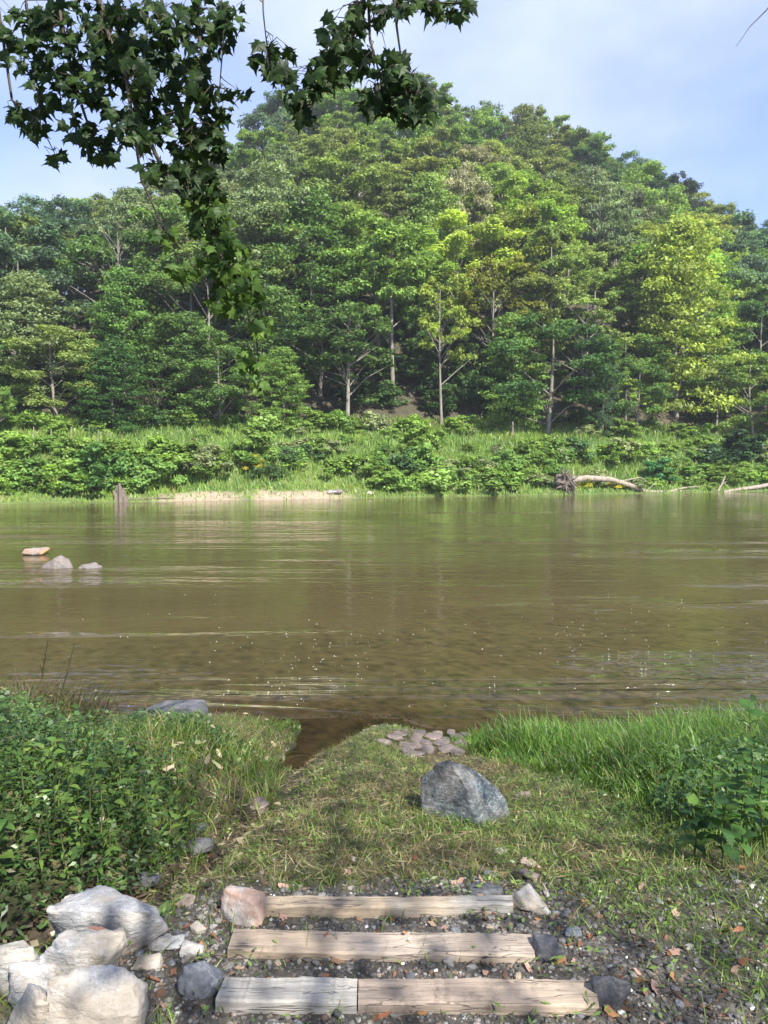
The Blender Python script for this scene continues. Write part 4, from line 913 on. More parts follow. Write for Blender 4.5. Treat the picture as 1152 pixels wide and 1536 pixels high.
dead_leaf(968, 1488, .06, BRN, 'dark brown curled leaf leaning on the slate rock', tilt=.6); dead_leaf(866, 1510, .05, RED, 'rusty red leaf at the right end of the bottom timber'); dead_leaf(918, 1526, .06, ORG, 'orange leaf below the dark slate rock')
dead_leaf(412, 1376, .045, RED, 'rusty red leaf standing against the top timber'); dead_leaf(833, 1380, .035, RED, 'small dark red leaf right of the white rock'); dead_leaf(940, 1520, .06, BRN, 'brown curled leaf lying below the slate rock')
q = at_z(146, 1396, 1.47)
dead_leaf(146, 1398, .06, (.26, .14, .10), 'pinkish brown leaf lying on the back white boulder', z=1.475); dead_leaf(136, 1443, .025, (.25, .1, .06), 'small brown leaf lying on the middle white boulder', z=1.56, tilt=.5)
dead_leaf(490, 1405, .022, RED, 'tiny red leaf lying on the middle timber', z=1.327); dead_leaf(607, 1403, .022, ORG, 'tiny orange leaf lying right of centre on the middle timber', z=1.327); dead_leaf(615, 1412, .02, (.7, .68, .62), 'tiny white petal lying on the middle timber', z=1.327)
for i in range(120):
    while True:
        px, py = rng.uniform(200, 1152), rng.uniform(1290, 1536); q = ground_pt(px, py)
        if rng.uniform() < float(gravel_f(q.x, q.y)) + .1: break
    k = rng.integers(4); area = 'behind the top timber' if py < 1345 else ('right of the steps' if px > 830 else ('left of the steps' if px < 330 else 'between the timbers'))
    w_ = ['rusty red', 'brown', 'pinkish', 'orange'][k]
    dead_leaf(px, py, rng.uniform(.025, .06), [RED, BRN, PNK, ORG][k], '%s dead leaf lying on the ground %s' % (w_, area), '%s dead leaves %s' % (w_, area), tilt=.4)
n = 2600; u = rng.uniform(0, len(DITCH) - 1.001, n); iu = u.astype(int); dp = np.array(DITCH); xy = dp[iu] + (dp[iu + 1] - dp[iu]) * (u - iu)[:, None] + rng.normal(0, .16, (n, 2)); x, y = xy[:, 0], xy[:, 1]; k = near_h(x, y) > 0; x, y = x[k], y[k]; n = len(x)
az = rng.uniform(0, 6.28, n); L = rng.lognormal(math.log(.03), .5, n).clip(.01, .09)
V, Fc = kites(np.stack([x, y, near_h(x, y) + rng.uniform(.004, .03, n)], 1), np.stack([np.cos(az), np.sin(az), rng.normal(0, .3, n)], 1), unit(rng.normal(size=(n, 3)) * .4 + np.array([0, 0, 1])), L, L * rng.uniform(.15, .6, n))
pal = np.array([(.2, .13, .085), (.3, .26, .17), (.10, .07, .045), (.07, .12, .03), (.05, .045, .04)])
tag(link('ditch_litter', fast_mesh('ditch_litter', V, Fc, [M_WEED], col=np.repeat(pal[rng.integers(0, 5, n)] * rng.uniform(.7, 1.2, (n, 1)), 4, 0))), 'wet leaf litter and debris washed along the ditch', 'leaf litter', kind='stuff')
T = Tubes()
for i in range(150):
    x, y = rng.uniform(-1.5, 2.8), rng.uniform(1.8, 4.6)
    if rng.uniform() > .25 + .6 * float(gravel_f(x, y)): continue
    z = float(near_h(x, y)) + .008; a = rng.uniform(0, 6.28); l = rng.uniform(.04, .16); d = Vector((math.cos(a), math.sin(a), rng.normal(0, .08))) * l
    p_ = Vector((x, y, z)); T.add([p_, p_ + d * .5 + Vector((rng.normal(0, .008), rng.normal(0, .008), .006)), p_ + d], [.0022, .0018, .001], 4)
tag(link('twig_litter', T.mesh('twig_litter', M_DSTEM)), 'small broken twigs scattered over the gravel and grass', 'twigs', kind='stuff')

# ------------------------------------------------------------------ grass on the near bank
def grass_layer(name, x, y, H, W, col, lean, droop, label, levels=3, cat='grass', zoff=0.0):
    P = np.stack([x, y, near_h(x, y) - .006 + zoff], 1)
    V, Fc, m = blades(P, H, W, lean, droop, levels=levels)
    return tag(link(name, fast_mesh(name, V, Fc, [M_GRASS], col=np.repeat(col, m, 0))), label, cat, kind='stuff')
def pick_col(n, cols, p, jit=.2):
    c = np.array(cols)[rng.choice(len(cols), n, p=p)]; return c * rng.uniform(1 - jit, 1 + jit, (n, 1))
def tall_zone(x, y):       # lush grass on the right
    e = np.interp(y, [2.4, 3.2, 3.9, 4.6, 5.4, 6.2, 7.0, 7.7], [2.3, 2.15, 1.62, 1.55, 1.45, 1.15, .78, .72])
    return sstep(-.1, .22, x - e - .25 * (fbm(x * 0 + y * 2.0, y * 0, 3) - .5))
def ditch_x(y): return np.interp(y, [q[1] for q in reversed(DITCH)], [q[0] for q in reversed(DITCH)])
def land(x, y): return near_h(x, y) > .03
n = 150000; x, y = rng.uniform(-3.2, 5, n), rng.uniform(1.7, 8.1, n)
den = (1 - .93 * gravel_f(x, y)) * (1 - .9 * mud_f(x, y)) * (.25 + 1.3 * fbm(x * 2.4, y * 2.4, 111)) * (.55 + .45 * sstep(5.8, 3.5, y) + .3)
k = (rng.uniform(0, 1, n) < den) & land(x, y) & (np.abs(x) < .56 * y + .4) & (x > ditch_x(y) - .1); x, y = x[k], y[k]; n = len(x)
gr = fbm(x * 1.5, y * 1.5, 113) + .11 + .12 * sstep(.4, 1.6, x) - .10 * np.exp(-(((x - .1) / .8) ** 2 + ((y - 5) / 1.3) ** 2))
col = np.where((rng.uniform(.30, .66, n) < gr)[:, None], pick_col(n, [(.14, .23, .038), (.21, .30, .055), (.09, .16, .033)], [.45, .3, .25]), pick_col(n, [(.22, .17, .08), (.15, .12, .045), (.30, .25, .13), (.10, .10, .035)], [.3, .3, .15, .25]))
grass_layer('short_grass', x, y, rng.uniform(.02, .075, n) * (.7 + .6 * gr), rng.uniform(.003, .0065, n), col, rng.normal(0, .75, (n, 2)), rng.uniform(0, .35, n), 'short trodden grass, green and straw coloured, on the slope')
# flattened straw
n = 16000; x, y = rng.normal(-.1, 1.0, n), rng.uniform(3.0, 7.6, n); k = land(x, y) & (gravel_f(x, y) < .5) & (x > ditch_x(y) - .3) & (x < 1.9); x, y = x[k], y[k]; n = len(x)
az = rng.uniform(0, 6.28, n); L = rng.uniform(.03, .12, n)
V, Fc = kites(np.stack([x, y, near_h(x, y) + rng.uniform(.004, .03, n)], 1), np.stack([np.cos(az), np.sin(az), rng.normal(0, .2, n)], 1), unit(rng.normal(size=(n, 3)) * .5 + np.array([0, 0, 1])), L, rng.uniform(.003, .007, n))
tag(link('straw', fast_mesh('straw', V, Fc, [M_GRASS], col=np.repeat(pick_col(n, [(.27, .22, .12), (.18, .14, .07), (.36, .30, .19), (.13, .13, .05)], [.35, .3, .15, .2]), 4, 0))), 'flattened dead straw lying over the slope', 'straw', kind='stuff')
# low broad-leaved green bits among the grass
n = 16000; x, y = rng.uniform(-1.8, 3.6, n), rng.uniform(1.8, 5.5, n); k = (fbm(x * 1.8, y * 1.8, 119) > .45) & (gravel_f(x, y) < rng.uniform(0, 1.6, n)) & land(x, y) & (x > ditch_x(y) - .1); x, y = x[k], y[k]; n = len(x); az = rng.uniform(0, 6.28, n)
V, Fc = kites(np.stack([x, y, near_h(x, y) + rng.uniform(.008, .05, n)], 1), np.stack([np.cos(az), np.sin(az), rng.normal(.2, .3, n)], 1), unit(rng.normal(size=(n, 3)) * .45 + np.array([0, 0, 1])), rng.uniform(.014, .04, n), rng.uniform(.006, .014, n))
tag(link('ground_cover', fast_mesh('ground_cover', V, Fc, [M_WEED], col=np.repeat(pick_col(n, [(.13, .21, .04), (.18, .26, .05), (.09, .155, .03)], [.4, .3, .3]), 4, 0))), 'low green weeds among the short grass', 'weeds', kind='stuff')
# lush tall grass on the right
n = 60000; x, y = rng.uniform(.5, 5.2, n), rng.uniform(2.4, 8.0, n)
clump = fbm(x * 1.6, y * 1.6, 131); k = (rng.uniform(0, 1, n) < tall_zone(x, y) * (.35 + 1.2 * clump)) & (near_h(x, y) > -.06) & (x < .57 * y + .6) & (y < waterline(x) + .1); x, y, clump = x[k], y[k], clump[k]; n = len(x)
hz = np.interp(y, [2.4, 3.6, 5, 6.5, 8], [.12, .22, .42, .42, .34]) * sstep(-.2, 1.0, x - np.interp(y, [2.4, 3.9, 5.4, 6.2, 7.0, 7.7], [2.0, 1.4, 1.3, 1.0, .6, .5])).clip(.35, 1) * (1 + .35 * sstep(2.4, 3.6, x))
lush = clump[:, None]
col = pick_col(n, [(.12, .235, .034), (.085, .18, .03), (.17, .28, .045), (.06, .125, .04)], [.35, .3, .2, .15]) * (1.15 - .4 * (lush > .52))
col = np.where((rng.uniform(0, 1, n) < .05)[:, None], np.array([[.28, .23, .11]]), col)
grass_layer('tall_grass', x, y, hz * rng.uniform(.55, 1.2, n) * (.7 + .6 * clump), rng.uniform(.006, .013, n), col, rng.normal(0, .36, (n, 2)) + np.array([-.05, .03]), rng.uniform(.02, .38, n), 'lush bright green tall grass on the right of the bank', levels=4)
# grass capping the left bank
n = 60000; x, y = rng.uniform(-5.2, -.5, n), rng.uniform(3.3, 8.25, n); dl = ditch_x(y) - x
k = (dl > .05 - .22 * sstep(6.8, 7.6, y)) & (near_h(x, y) > .0) & (np.abs(x) < .57 * y + .5) & (rng.uniform(0, 1, n) < (.35 + fbm(x * 1.7, y * 1.7, 141)) * (.55 + .6 * sstep(6.6, 7.4, y))); x, y = x[k], y[k]; n = len(x)
dry = (fbm(x * 1.1, y * 1.1, 143) + .35 * np.exp(-(((x + 1.45) / .75) ** 2 + ((y - 6.7) / .9) ** 2))) 
col = np.where((rng.uniform(.42, .95, n) < dry)[:, None], pick_col(n, [(.30, .25, .13), (.2, .17, .07), (.14, .14, .05)], [.35, .35, .3]), pick_col(n, [(.12, .20, .034), (.08, .15, .03), (.18, .25, .048)], [.4, .35, .25]))
grass_layer('bank_grass', x, y, rng.uniform(.07, .28, n) * (1 - .5 * sstep(6, 7.6, y)) * (.6 + .8 * fbm(x * 1.7, y * 1.7, 141)), rng.uniform(.005, .010, n), col, rng.normal(0, .6, (n, 2)), rng.uniform(.05, .5, n), 'shaggy green and straw grass covering the left bank', levels=4)
# dense small-leaved undergrowth on the left bank
def leaf_cloud(name, x, y, zmax, L, W, col, label):
    n = len(x); g = rng.uniform(0, 1, n) ** .7
    az = rng.uniform(0, 6.28, n); U = np.stack([np.cos(az), np.sin(az), rng.normal(-.15, .4, n)], 1); N = unit(rng.normal(size=(n, 3)) * .5 + np.array([0, -.25, 1]))
    V, Fc = kites(np.stack([x, y, near_h(x, y) + g * zmax], 1), U, N, L, W, .38)
    return tag(link(name, fast_mesh(name, V, Fc, [M_WEED], col=np.repeat(col, 4, 0))), label, 'weeds', kind='stuff')
n = 70000; x, y = rng.uniform(-4.6, -.9, n), rng.uniform(2.72, 7.6, n); dl = ditch_x(y) - x
cl = fbm(x * 2.0, y * 2.0, 151); k = (dl > .12) & (np.abs(x) < .57 * y + .4) & (rng.uniform(0, 1, n) < sstep(.36, .6, cl)) & (rng.uniform(0, 1, n) < sstep(7.6, 6.4, y) * sstep(-.9, -1.5, x)); x, y, cl, dl = x[k], y[k], cl[k], dl[k]; n = len(x)
leaf_cloud('undergrowth', x, y, (.08 + .42 * (cl - .3).clip(0, .4) / .4 * sstep(.1, .9, dl)) * sstep(7.2, 4.6, y).clip(.12, 1), rng.uniform(.02, .065, n), rng.uniform(.006, .03, n),
           pick_col(n, [(.06, .125, .03), (.08, .15, .032), (.11, .175, .038), (.04, .085, .026), (.22, .19, .09)], [.34, .3, .15, .15, .06]), 'dense dark leafy undergrowth on the left bank')
n = 9000; x, y = rng.uniform(1.5, 4.4, n), rng.uniform(3.0, 5.4, n); k = (tall_zone(x, y) > .5) & (x < .57 * y + .5) & (x > 1.45 + .15 * (y - 3)); x, y = x[k], y[k]; n = len(x)
leaf_cloud('undergrowth', x, y, .30 * sstep(1.5, 2.3, x) + .1, rng.uniform(.03, .08, n), rng.uniform(.010, .03, n), pick_col(n, [(.06, .13, .026), (.09, .17, .03), (.045, .10, .028)], [.4, .3, .3]), 'leafy green undergrowth below the tall grass on the right')
n = 7000; x, y = rng.uniform(-2.6, -.95, n), rng.uniform(2.55, 3.7, n); dd_ = seg_dist(x, y, DITCH); k = (dd_ > .07 + .05 * rng.uniform(0, 1, n)) & (ditch_x(y) > x - .05); x, y = x[k], y[k]; n = len(x)
leaf_cloud('undergrowth', x, y, .16, rng.uniform(.015, .055, n), rng.uniform(.006, .026, n), pick_col(n, [(.06, .125, .026), (.09, .16, .032), (.05, .09, .022), (.16, .13, .06)], [.4, .3, .2, .1]), 'low leafy growth at the foot of the left bank beside the ditch')
# wilted pale leaves on the left bank
for i in range(60):
    px, py = rng.normal(330, 55), rng.normal(1150, 32)
    if i % 4 == 0: px, py = rng.normal(395, 30), rng.normal(1240, 30)
    q = ground_pt(px, py); o = link('wilted_leaf', DL[2 * int(rng.integers(3))], loc=(q.x, q.y, q.z + rng.uniform(.05, .2) if py < 1200 else q.z + .03)); s = rng.uniform(.035, .075); o.scale = (s,) * 3
    o.color = (*[(.27, .24, .13), (.2, .22, .10), (.32, .27, .17)][rng.integers(3)], 1); o.rotation_euler = (rng.normal(0, .7), rng.normal(0, .7), rng.uniform(0, 6.28))
    tag(o, 'wilted pale leaf lying on the grass of the left bank' if py < 1200 else 'wilted pale leaf lying beside the ditch', 'leaf', 'wilted leaves on the left bank' if py < 1200 else 'wilted leaves beside the ditch')

# ------------------------------------------------------------------ leafy weeds built leaf by leaf
def ovate(name, lw=.55, fold=.18, tip=1.0, n=6):
    bm = bmesh.new(); prev = None
    for i in range(n + 1):
        t = i / n; w = lw * .5 * math.sin(math.pi * min(t ** .62, 1)) * (1 - .15 * t) if 0 < t < 1 else 0
        z = .06 * math.sin(t * 3) - .16 * t * t
        c = bm.verts.new((0, t, z)); l = bm.verts.new((-w, t - .02, z + fold * w)) if w else c; r = bm.verts.new((w, t - .02, z + fold * w)) if w else c
        if prev:
            pc, pl, pr = prev
            for A in ((pc, c, l, pl), (pc, pr, r, c)):
                vs = []
                [vs.append(v) for v in A if v not in vs]
                if len(vs) > 2: bm.faces.new(vs)
        prev = (c, l, r)
    me = bpy.data.meshes.new(name); bm.to_mesh(me); bm.free(); me.materials.append(M_LEAF)
    for pl in me.polygons: pl.use_smooth = True
    return me
OV = [ovate('leaf', .62), ovate('leaf', .45), ovate('leaf', .8, .12), ovate('leaf', .24, .25)]
def weed(x, y, h, nlf, ll, kind, cols, label, group, z=None, leanv=(0, 0)):
    z = float(near_h(x, y)) if z is None else z
    e = link('leafy_weed', None, loc=(x, y, z)); tag(e, label, 'weed', group)
    top = Vector((leanv[0] * h + rng.normal(0, .08) * h, leanv[1] * h + rng.normal(0, .08) * h, h)); midp = top * .5 + Vector((rng.normal(0, .03), rng.normal(0, .03), .03))
    T = Tubes(); T.add([(0, 0, -.03), midp, top], [.005, .004, .002], 5); link('stem', T.mesh('stem', M_STEM), e)
    for i in range(nlf):
        t = .22 + .78 * (i // 2 + .5) / (nlf / 2); b = (Vector((0, 0, 0)).lerp(midp, t * 2) if t < .5 else midp.lerp(top, t * 2 - 1))
        az = (i // 2) * 1.57 + (i % 2) * math.pi + rng.normal(0, .35); s = ll * rng.uniform(.7, 1.15) * (1.1 - .45 * t)
        o = link('leaf', OV[kind if rng.uniform() < .8 else rng.integers(3)], e, b); o.scale = (s, s, s)
        o.rotation_euler = (rng.uniform(-.5, .35) + .25 * t, rng.normal(0, .25), az); c = cols[rng.integers(len(cols))]; j = rng.uniform(.8, 1.2); o.color = (c[0] * j, c[1] * j, c[2] * j, 1)
CW = [(.065, .13, .028), (.09, .165, .032), (.055, .11, .03), (.13, .21, .04)]
wspots = []
for i in range(400):
    px, py = rng.uniform(-20, 300), rng.uniform(1165, 1385)
    if py > 1385 - .32 * px - rng.uniform(0, 40) or (px > 200 and py < 1180) : continue
    q = ground_pt(px, py)
    if float(ditch_x(q.y)) - q.x < .15 or any(math.hypot(q.x - a_, q.y - b_) < .11 for a_, b_ in wspots): continue
    wspots.append((q.x, q.y))
    if len(wspots) >= 48: break
for i in range(260):
    q = ground_pt(rng.uniform(-30, 190) if i % 3 == 0 else rng.uniform(-30, 90), rng.uniform(1225, 1362))
    if float(seg_dist(np.array(q.x), np.array(q.y), DITCH)) > .10 and float(ditch_x(q.y)) - q.x > -.05 and not any(math.hypot(q.x - a_, q.y - b_) < .085 for a_, b_ in wspots) and len(wspots) < 100: wspots.append((q.x, q.y))
for i, (x, y) in enumerate(wspots):
    big = i % 3
    zone = ('in the thicket at the left edge' if x / y < -.42 else 'in the thicket above the ditch') + (', far side' if y > 4.6 else (', middle' if y > 3.6 else ', near side'))
    weed(x, y, rng.uniform(.2, .42) * float(np.interp(y, [3, 5, 7], [1.1, .8, .3])), int(rng.integers(5, 8)) * 2, rng.uniform(.045, .085) * (1.25 if i % 5 == 0 else 1), [0, 1, 3][big], CW,
         ['broad', 'narrow', 'blade'][big] + ' leaved green weed ' + zone, ['broad', 'narrow', 'blade'][big] + ' leaved weeds ' + zone, leanv=(.1, -.12))
for i, (px, py, h) in enumerate([(1135, 1265, .75), (1100, 1260, .5), (1150, 1290, .5), (1070, 1270, .42), (1120, 1300, .36), (1040, 1290, .3), (1085, 1300, .32), (1160, 1250, .8)]):
    q = at_z(px, py, .75) if False else ground_pt(px, py)
    weed(q.x, q.y, h, 14, rng.uniform(.09, .13), [2, 0, 0, 1][i % 4], [(.06, .14, .03), (.09, .17, .03), (.05, .11, .035)], 'broad leaved bright weed in front of the tall grass at the right edge', 'broad leaved weeds at the right edge', leanv=(-.1, -.05))
for i, (px, py, h) in enumerate([(1010, 1250, .42), (1000, 1240, .36), (1022, 1245, .45), (1045, 1240, .38), (860, 1200, .16), (905, 1215, .2), (930, 1250, .18)]):
    q = ground_pt(px, py); weed(q.x, q.y, h, 16, .07, 3, [(.08, .15, .045), (.10, .17, .04)], 'slim weed with narrow leaves standing in front of the tall grass', 'slim narrow leaved weeds on the right')
# bare dead stalks at the left edge and top right twig
paths = [[(20, 1190, 6.2), (50, 1100, 6.3), (62, 1020, 6.3), (72, 960, 6.3)], [(60, 1200, 6.2), (75, 1110, 6.3), (95, 1030, 6.3), (112, 965, 6.4)], [(40, 1190, 6.1), (45, 1090, 6.1), (42, 1010, 6.1)], [(75, 1110, 6.2), (100, 1065, 6.2), (122, 1020, 6.2)], [(10, 1190, 6.0), (12, 1080, 6.0), (28, 1010, 6.0)], [(50, 1100, 6.3), (30, 1050, 6.3), (22, 1000, 6.3)], [(85, 1180, 6.0), (98, 1150, 6.0), (106, 1088, 6.0)]]
for i, pp in enumerate(paths):
    b = at_y(*pp[0]); b.z = float(near_h(b.x, b.y)); ps = [b] + [at_y(*q) for q in pp[1:]]; T = Tubes(); T.add(ps, np.linspace(.006, .002, len(ps)), 5)
    for k in range(9):
        s_ = ps[-2].lerp(ps[-1], k / 9 + .05) if k < 6 else ps[1].lerp(ps[2], .3 + .1 * k % .6); d = Vector((rng.normal(0, .07), rng.normal(0, .07), rng.uniform(.02, .1))); T.add([s_, s_ + d], [.002, .001], 3)
    tag(link('dead_stalk', T.mesh('dead_stalk', M_DSTEM)), 'bare brown branching stalk rising from the left thicket over the river', 'stalk', 'bare dead stalks at the left edge')
n = 5000; x, y = rng.normal(-3.25, .42, n), rng.normal(6.0, .5, n); P = np.stack([x, y, near_h(x, y)], 1); k = x < -2.5; P = P[k]; n = len(P)
V, Fc, m = blades(P, rng.uniform(.25, .6, n), rng.uniform(.004, .01, n), rng.normal(0, .35, (n, 2)), rng.uniform(0, .4, n), levels=3)
tag(link('dry_brush', fast_mesh('dry_brush', V, Fc, [M_GRASS], col=np.repeat(pick_col(n, [(.16, .12, .06), (.09, .10, .03), (.22, .17, .09), (.08, .12, .025)], [.3, .3, .2, .2]), m, 0))), 'dry brown brush at the left edge of the bank', 'brush', kind='stuff')

# foam flecks on the river
n = 240; fpx = np.concatenate([rng.normal(470, 90, 90), rng.normal(900, 130, 90), rng.uniform(120, 1150, 60)]); fpy = np.concatenate([rng.normal(990, 30, 90), rng.normal(945, 28, 90), rng.uniform(880, 1060, 60)])
C = np.array([at_z(a_, b_, .004)[:] for a_, b_ in zip(fpx, fpy)]); s = rng.uniform(.003, .009, n); hemi = iv * np.array([1.3, .9, .35])
V = hemi[None] * s[:, None, None] + C[:, None]; Fc = (np.arange(n)[:, None, None] * len(iv) + ifc[None]).reshape(-1, 3)
tag(link('foam_flecks', fast_mesh('foam_flecks', V.reshape(-1, 3), Fc, [mat_simple('foam', (.75, .74, .68), .6, .05)])), 'tiny white foam flecks drifting on the river', 'foam', kind='stuff')

# pebbles of the shoal just under and above the water, and stones along the inlet
n = 420; fpx = np.concatenate([rng.normal(560, 38, 220), rng.normal(640, 40, 100), rng.normal(470, 25, 100)]); fpy = np.concatenate([rng.normal(1080, 12, 220), rng.normal(1112, 12, 100), rng.normal(1160, 22, 100)])
C = np.array([at_z(a_, b_, 0)[:] for a_, b_ in zip(fpx, fpy)]); C[:, 2] = np.maximum(near_h(C[:, 0], C[:, 1]), -.012); s_ = rng.uniform(.008, .028, n)
V = (iv * np.array([1.3, 1.0, .5]))[None] * (1 + rng.normal(0, .12, (n, len(iv), 1))) * s_[:, None, None] + C[:, None]; Fc = (np.arange(n)[:, None, None] * len(iv) + ifc[None]).reshape(-1, 3)
pal = np.array([(.10, .075, .06), (.16, .12, .095), (.07, .055, .045), (.2, .17, .15)])
tag(link('shoal_gravel', fast_mesh('shoal_gravel', V.reshape(-1, 3), Fc, [mat_attr('wet_pebble', .45)], col=np.repeat(pal[rng.integers(0, 4, n)] * rng.uniform(.8, 1.2, (n, 1)), len(iv), 0))), 'wet brown pebbles in the shallows at the mouth of the inlet', 'gravel', kind='stuff')

# ------------------------------------------------------------------ the overhanging sycamore
def lobed_leaf(seed):
    g = np.random.default_rng(seed); bm = bmesh.new()
    out_ = [(0, 0), (.16, -.08), (.42, -.06), (.30, .10), (.56, .34), (.34, .36), (.30, .50), (.12, .62), (0, 1.0), (-.12, .62), (-.30, .50), (-.34, .36), (-.56, .34), (-.30, .10), (-.42, -.06), (-.16, -.08)]
    cu, cv = g.uniform(-.1, .5), g.uniform(-.1, .4)
    cz = bm.verts.new((0, .3, .03)); ring = [bm.verts.new((a_ * g.uniform(.9, 1.1), b_ * g.uniform(.93, 1.05), -cu * abs(a_) - cv * b_ * b_ + g.normal(0, .02))) for a_, b_ in out_]
    for i in range(len(ring)): bm.faces.new((cz, ring[i], ring[(i + 1) % len(ring)]))
    me = bpy.data.meshes.new('leaf'); bm.to_mesh(me); bm.free(); me.materials.append(M_SYC); return me
LL = [lobed_leaf(i) for i in range(9)]
tx, ty = -2.6, -3.2
syc = link('sycamore_tree', None, loc=(tx, ty, float(near_h(tx, ty)))); tag(syc, 'overhanging sycamore whose dark leafy branches hang into the top of the view', 'tree')
S0 = Vector(syc.location)
def sloc(ps): return [Vector(q) - S0 for q in ps]
tree_limbs('trunk', [(sloc([S0 + Vector((0, 0, -.3)), S0 + Vector((.05, .1, 2)), S0 + Vector((.2, .3, 4.5)), S0 + Vector((.1, .2, 8)), S0 + Vector((.3, 0, 12))]), [.38, .30, .26, .2, .1], 12)], M_BARK, syc)
HUB = Vector((-1.6, 1.6, 6.6)); HUB2 = Vector((.1, 2.2, 6.4))
tree_limbs('bough', [(sloc([S0 + Vector((.15, .25, 4.0)), Vector((-2.1, -.6, 6.2)), HUB, Vector((-1.3, 3.0, 6.3))]), [.16, .12, .07, .03], 8), (sloc([Vector((-2.1, -.6, 6.2)), Vector((-.8, 1.0, 6.7)), HUB2, Vector((.7, 3.2, 6.2))]), [.1, .08, .05, .02], 8)], M_BARKD, syc)
BR_ = [([(235, -60, 3.6), (250, 60, 3.6), (262, 150, 3.6), (285, 215, 3.6), (310, 290, 3.65)], HUB, .007), ([(330, -60, 3.7), (335, 60, 3.7), (328, 150, 3.7)], HUB, .005), ([(30, -60, 3.8), (45, 40, 3.8), (55, 120, 3.8), (62, 195, 3.8)], HUB, .006),
       ([(130, -60, 3.5), (175, 95, 3.5), (200, 150, 3.55), (235, 235, 3.6), (262, 282, 3.65), (300, 330, 3.7), (335, 390, 3.75), (365, 450, 3.8), (385, 510, 3.85), (390, 565, 3.9)], HUB, .010),
       ([(165, -60, 3.3), (190, 120, 3.3), (204, 215, 3.3), (212, 270, 3.35), (235, 320, 3.4), (270, 395, 3.45)], HUB, .008), ([(75, -60, 3.7), (105, 100, 3.7), (130, 180, 3.7), (133, 218, 3.7)], HUB, .010), ([(-10, -40, 4), (18, 150, 4), (60, 185, 4), (85, 236, 4)], HUB, .008),
       ([(290, -60, 3.8), (300, 60, 3.8), (310, 150, 3.8), (300, 240, 3.8)], HUB, .010), ([(393, -60, 3.6), (395, 20, 3.6), (402, 85, 3.6)], HUB2, .005), ([(548, -60, 3.5), (545, 20, 3.5), (520, 70, 3.5), (490, 110, 3.5), (455, 170, 3.5)], HUB2, .009),
       ([(550, -60, 3.5), (555, 60, 3.5), (565, 95, 3.5), (575, 140, 3.5)], HUB2, .007), ([(588, -30, 3.4), (595, 40, 3.4), (602, 90, 3.4), (625, 155, 3.4)], HUB2, .006), ([(560, -50, 3.6), (640, 2, 3.6), (715, 8, 3.6)], HUB2, .008)]
for pts, hub, r in BR_:
    w = [at_y(*q) for q in pts]; w = [hub, hub.lerp(w[0], .6) + Vector((0, 0, .1))] + w
    tree_limbs('branch', [(sloc(w), list(np.linspace(r * 1.7, .0022, len(w))), 6)], M_BARKD, syc)
tw = at_y(1104, 70, 3.4)
tree_limbs('branch', [(sloc([HUB2, Vector((1.6, 3.0, 6.0)), at_y(1190, -40, 3.4), at_y(1150, 15, 3.4), at_y(1125, 40, 3.4), tw]), [.03, .015, .004, .0028, .002, .0012], 5)], M_BARKD, syc)
BL = [(40, 60, 45, 55, 34), (110, 40, 65, 45, 50), (200, 50, 65, 55, 60), (290, 40, 60, 50, 50), (345, 25, 22, 25, 9), (90, 125, 45, 38, 30), (180, 130, 58, 46, 46), (260, 130, 58, 46, 46), (325, 160, 30, 36, 16), (358, 140, 12, 12, 3), (38, 170, 28, 22, 12), (55, 195, 20, 12, 7), (85, 238, 12, 9, 4), (150, 218, 30, 24, 15), (118, 190, 25, 22, 10), (210, 188, 40, 32, 24), (285, 200, 46, 32, 28), (318, 215, 25, 22, 11), (245, 255, 34, 20, 14), (292, 262, 36, 22, 18),
      (308, 300, 32, 24, 16), (318, 345, 30, 30, 16), (338, 385, 36, 30, 20), (362, 420, 34, 26, 15), (340, 445, 30, 22, 11), (385, 440, 16, 22, 6), (390, 490, 20, 16, 5), (376, 540, 16, 22, 6), (385, 575, 9, 7, 2), (245, 352, 22, 12, 5), (280, 400, 25, 18, 7),
      (398, 82, 20, 28, 13), (420, 110, 20, 16, 9), (432, 78, 9, 9, 3), (470, 118, 15, 25, 11), (500, 95, 24, 36, 20), (522, 55, 22, 24, 12), (490, 42, 14, 22, 6), (452, 165, 12, 22, 8), (438, 138, 16, 16, 6), (555, 20, 32, 20, 16), (620, 8, 48, 14, 20), (685, 10, 30, 12, 10), (590, 105, 30, 32, 20), (570, 148, 34, 24, 20), (620, 138, 26, 24, 16), (645, 150, 16, 18, 6), (545, 92, 16, 20, 8), (612, 170, 26, 12, 8)]
leaves = []; bpx = []
for pts, hub, r in BR_:
    for a_, b_ in zip(pts[:-1], pts[1:]): bpx += [tuple(a_[q] + (b_[q] - a_[q]) * k / 8 for q in range(3)) for k in range(8)]
for bx, by, rx, ry, k in BL:
    for i in range(int(k * (3.6 if by > 280 else 2.3))):
        while True:
            u, v = rng.uniform(-1, 1, 2)
            if u * u + v * v < 1: break
        lx, ly = bx + u * rx, by + v * ry
        dq = min(((math.hypot(lx - qx, ly - qy), qd) for qx, qy, qd in bpx), key=lambda t_: t_[0])[1]
        leaves.append((lx, ly, dq + rng.normal(0, .10)))
TW = Tubes(); bpts = []
for pts, hub, r in BR_:
    w = [at_y(*q) for q in pts]
    for a_, b_ in zip(w[:-1], w[1:]): bpts += [a_.lerp(b_, k / 5) for k in range(5)]
for i in range(0, len(leaves), 3):
    w = at_y(*leaves[i]); q = min(bpts, key=lambda v: (v - w).length + .6 * max(0, w.z - v.z))
    if (q - w).length > .24: continue
    mid_ = q.lerp(w, .5) + Vector((rng.normal(0, .02), rng.normal(0, .02), .03)); TW.add([q - S0, mid_ - S0, w - S0], [.0028, .002, .001], 4)
link('twigs', TW.mesh('twigs', M_BARKD), syc)['kind'] = 'stuff'
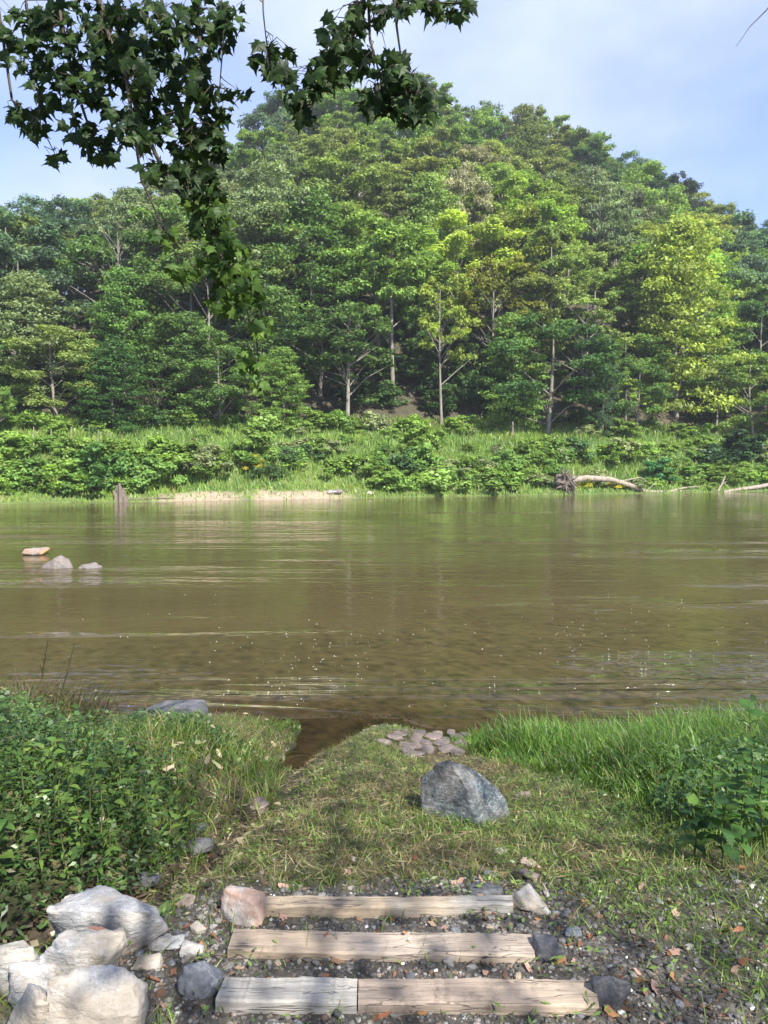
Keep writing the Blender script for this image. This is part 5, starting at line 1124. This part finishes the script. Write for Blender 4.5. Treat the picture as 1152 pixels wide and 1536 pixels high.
order = rng.permutation(len(leaves)); GL = [(.018, .036, .011), (.024, .048, .013), (.014, .03, .011), (.034, .062, .015)]
sv, sf, svc = [], [], []
for n_, i in enumerate(order):
    px, py, Y = leaves[i]; w = at_y(px, py, Y); s = rng.uniform(.04, .08) * (1.15 if rng.uniform() < .2 else 1)
    tip = Vector((rng.normal(0, .75), rng.normal(0, .6), -.8 + rng.normal(0, .45))).normalized(); nn = Vector((rng.normal(0, .6), -1 + rng.normal(0, .5), .5 + rng.normal(0, .4)))
    nn = (nn - tip * nn.dot(tip)).normalized(); xx = tip.cross(nn); M = Matrix((xx, tip, nn)).transposed().to_4x4()
    low = py > 300; c = GL[rng.integers(4)]; c = (c[0] * 2.9, c[1] * 2.7, c[2] * 1.9) if low else tuple(q * 1.2 for q in c)  # upper leaves darkened as shaded silhouettes, tip leaves lightened for light shining through
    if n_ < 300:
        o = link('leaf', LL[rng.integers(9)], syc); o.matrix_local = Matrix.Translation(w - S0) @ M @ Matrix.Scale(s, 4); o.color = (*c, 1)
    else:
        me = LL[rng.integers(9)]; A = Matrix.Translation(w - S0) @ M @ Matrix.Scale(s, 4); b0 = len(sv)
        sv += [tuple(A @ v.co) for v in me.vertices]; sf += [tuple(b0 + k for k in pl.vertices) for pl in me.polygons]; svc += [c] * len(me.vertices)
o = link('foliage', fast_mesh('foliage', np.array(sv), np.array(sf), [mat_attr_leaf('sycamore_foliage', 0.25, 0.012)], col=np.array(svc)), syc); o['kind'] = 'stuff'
n = 5000; d = unit(rng.normal(size=(n, 3))) * (rng.uniform(.2, 1, n) ** .4)[:, None]
P = d * np.array([3.4, 2.6, 2.2]) + np.array([-2.3, -2.6, 10.8]) - np.array(S0[:]); N = unit(d * .4 + rng.normal(size=(n, 3)) * .5 + np.array([0, 0, .8])); U = np.cross(N, rng.normal(size=(n, 3)))
V, Fc = kites(P, U, N, rng.uniform(.12, .22, n), rng.uniform(.1, .18, n))
o = link('canopy', fast_mesh('canopy', V, Fc, [M_WEED], col=np.repeat(pick_col(n, GL, [.3, .3, .2, .2]), 4, 0)), syc); o['kind'] = 'stuff'
print('trees', ntree, 'leaves', len(leaves), 'objects', len(bpy.data.objects))

# ------------------------------------------------------------------ thin morning haze in the valley
hz_me = bpy.data.meshes.new('haze'); bm = bmesh.new(); bmesh.ops.create_cube(bm, size=1); bm.to_mesh(hz_me); bm.free()
m, nt, out = new_mat('haze'); pv_ = nd(nt, 'ShaderNodeVolumePrincipled', Color=(.86, .92, 1.0, 1), Density=0.00036, Anisotropy=0.2); nt.links.new(pv_.outputs[0], out.inputs['Volume']); hz_me.materials.append(m)
o = link('haze', hz_me, loc=(0, 180, 52)); o.scale = (660, 500, 116); tag(o, 'thin pale morning haze over the river valley', 'haze', kind='stuff')
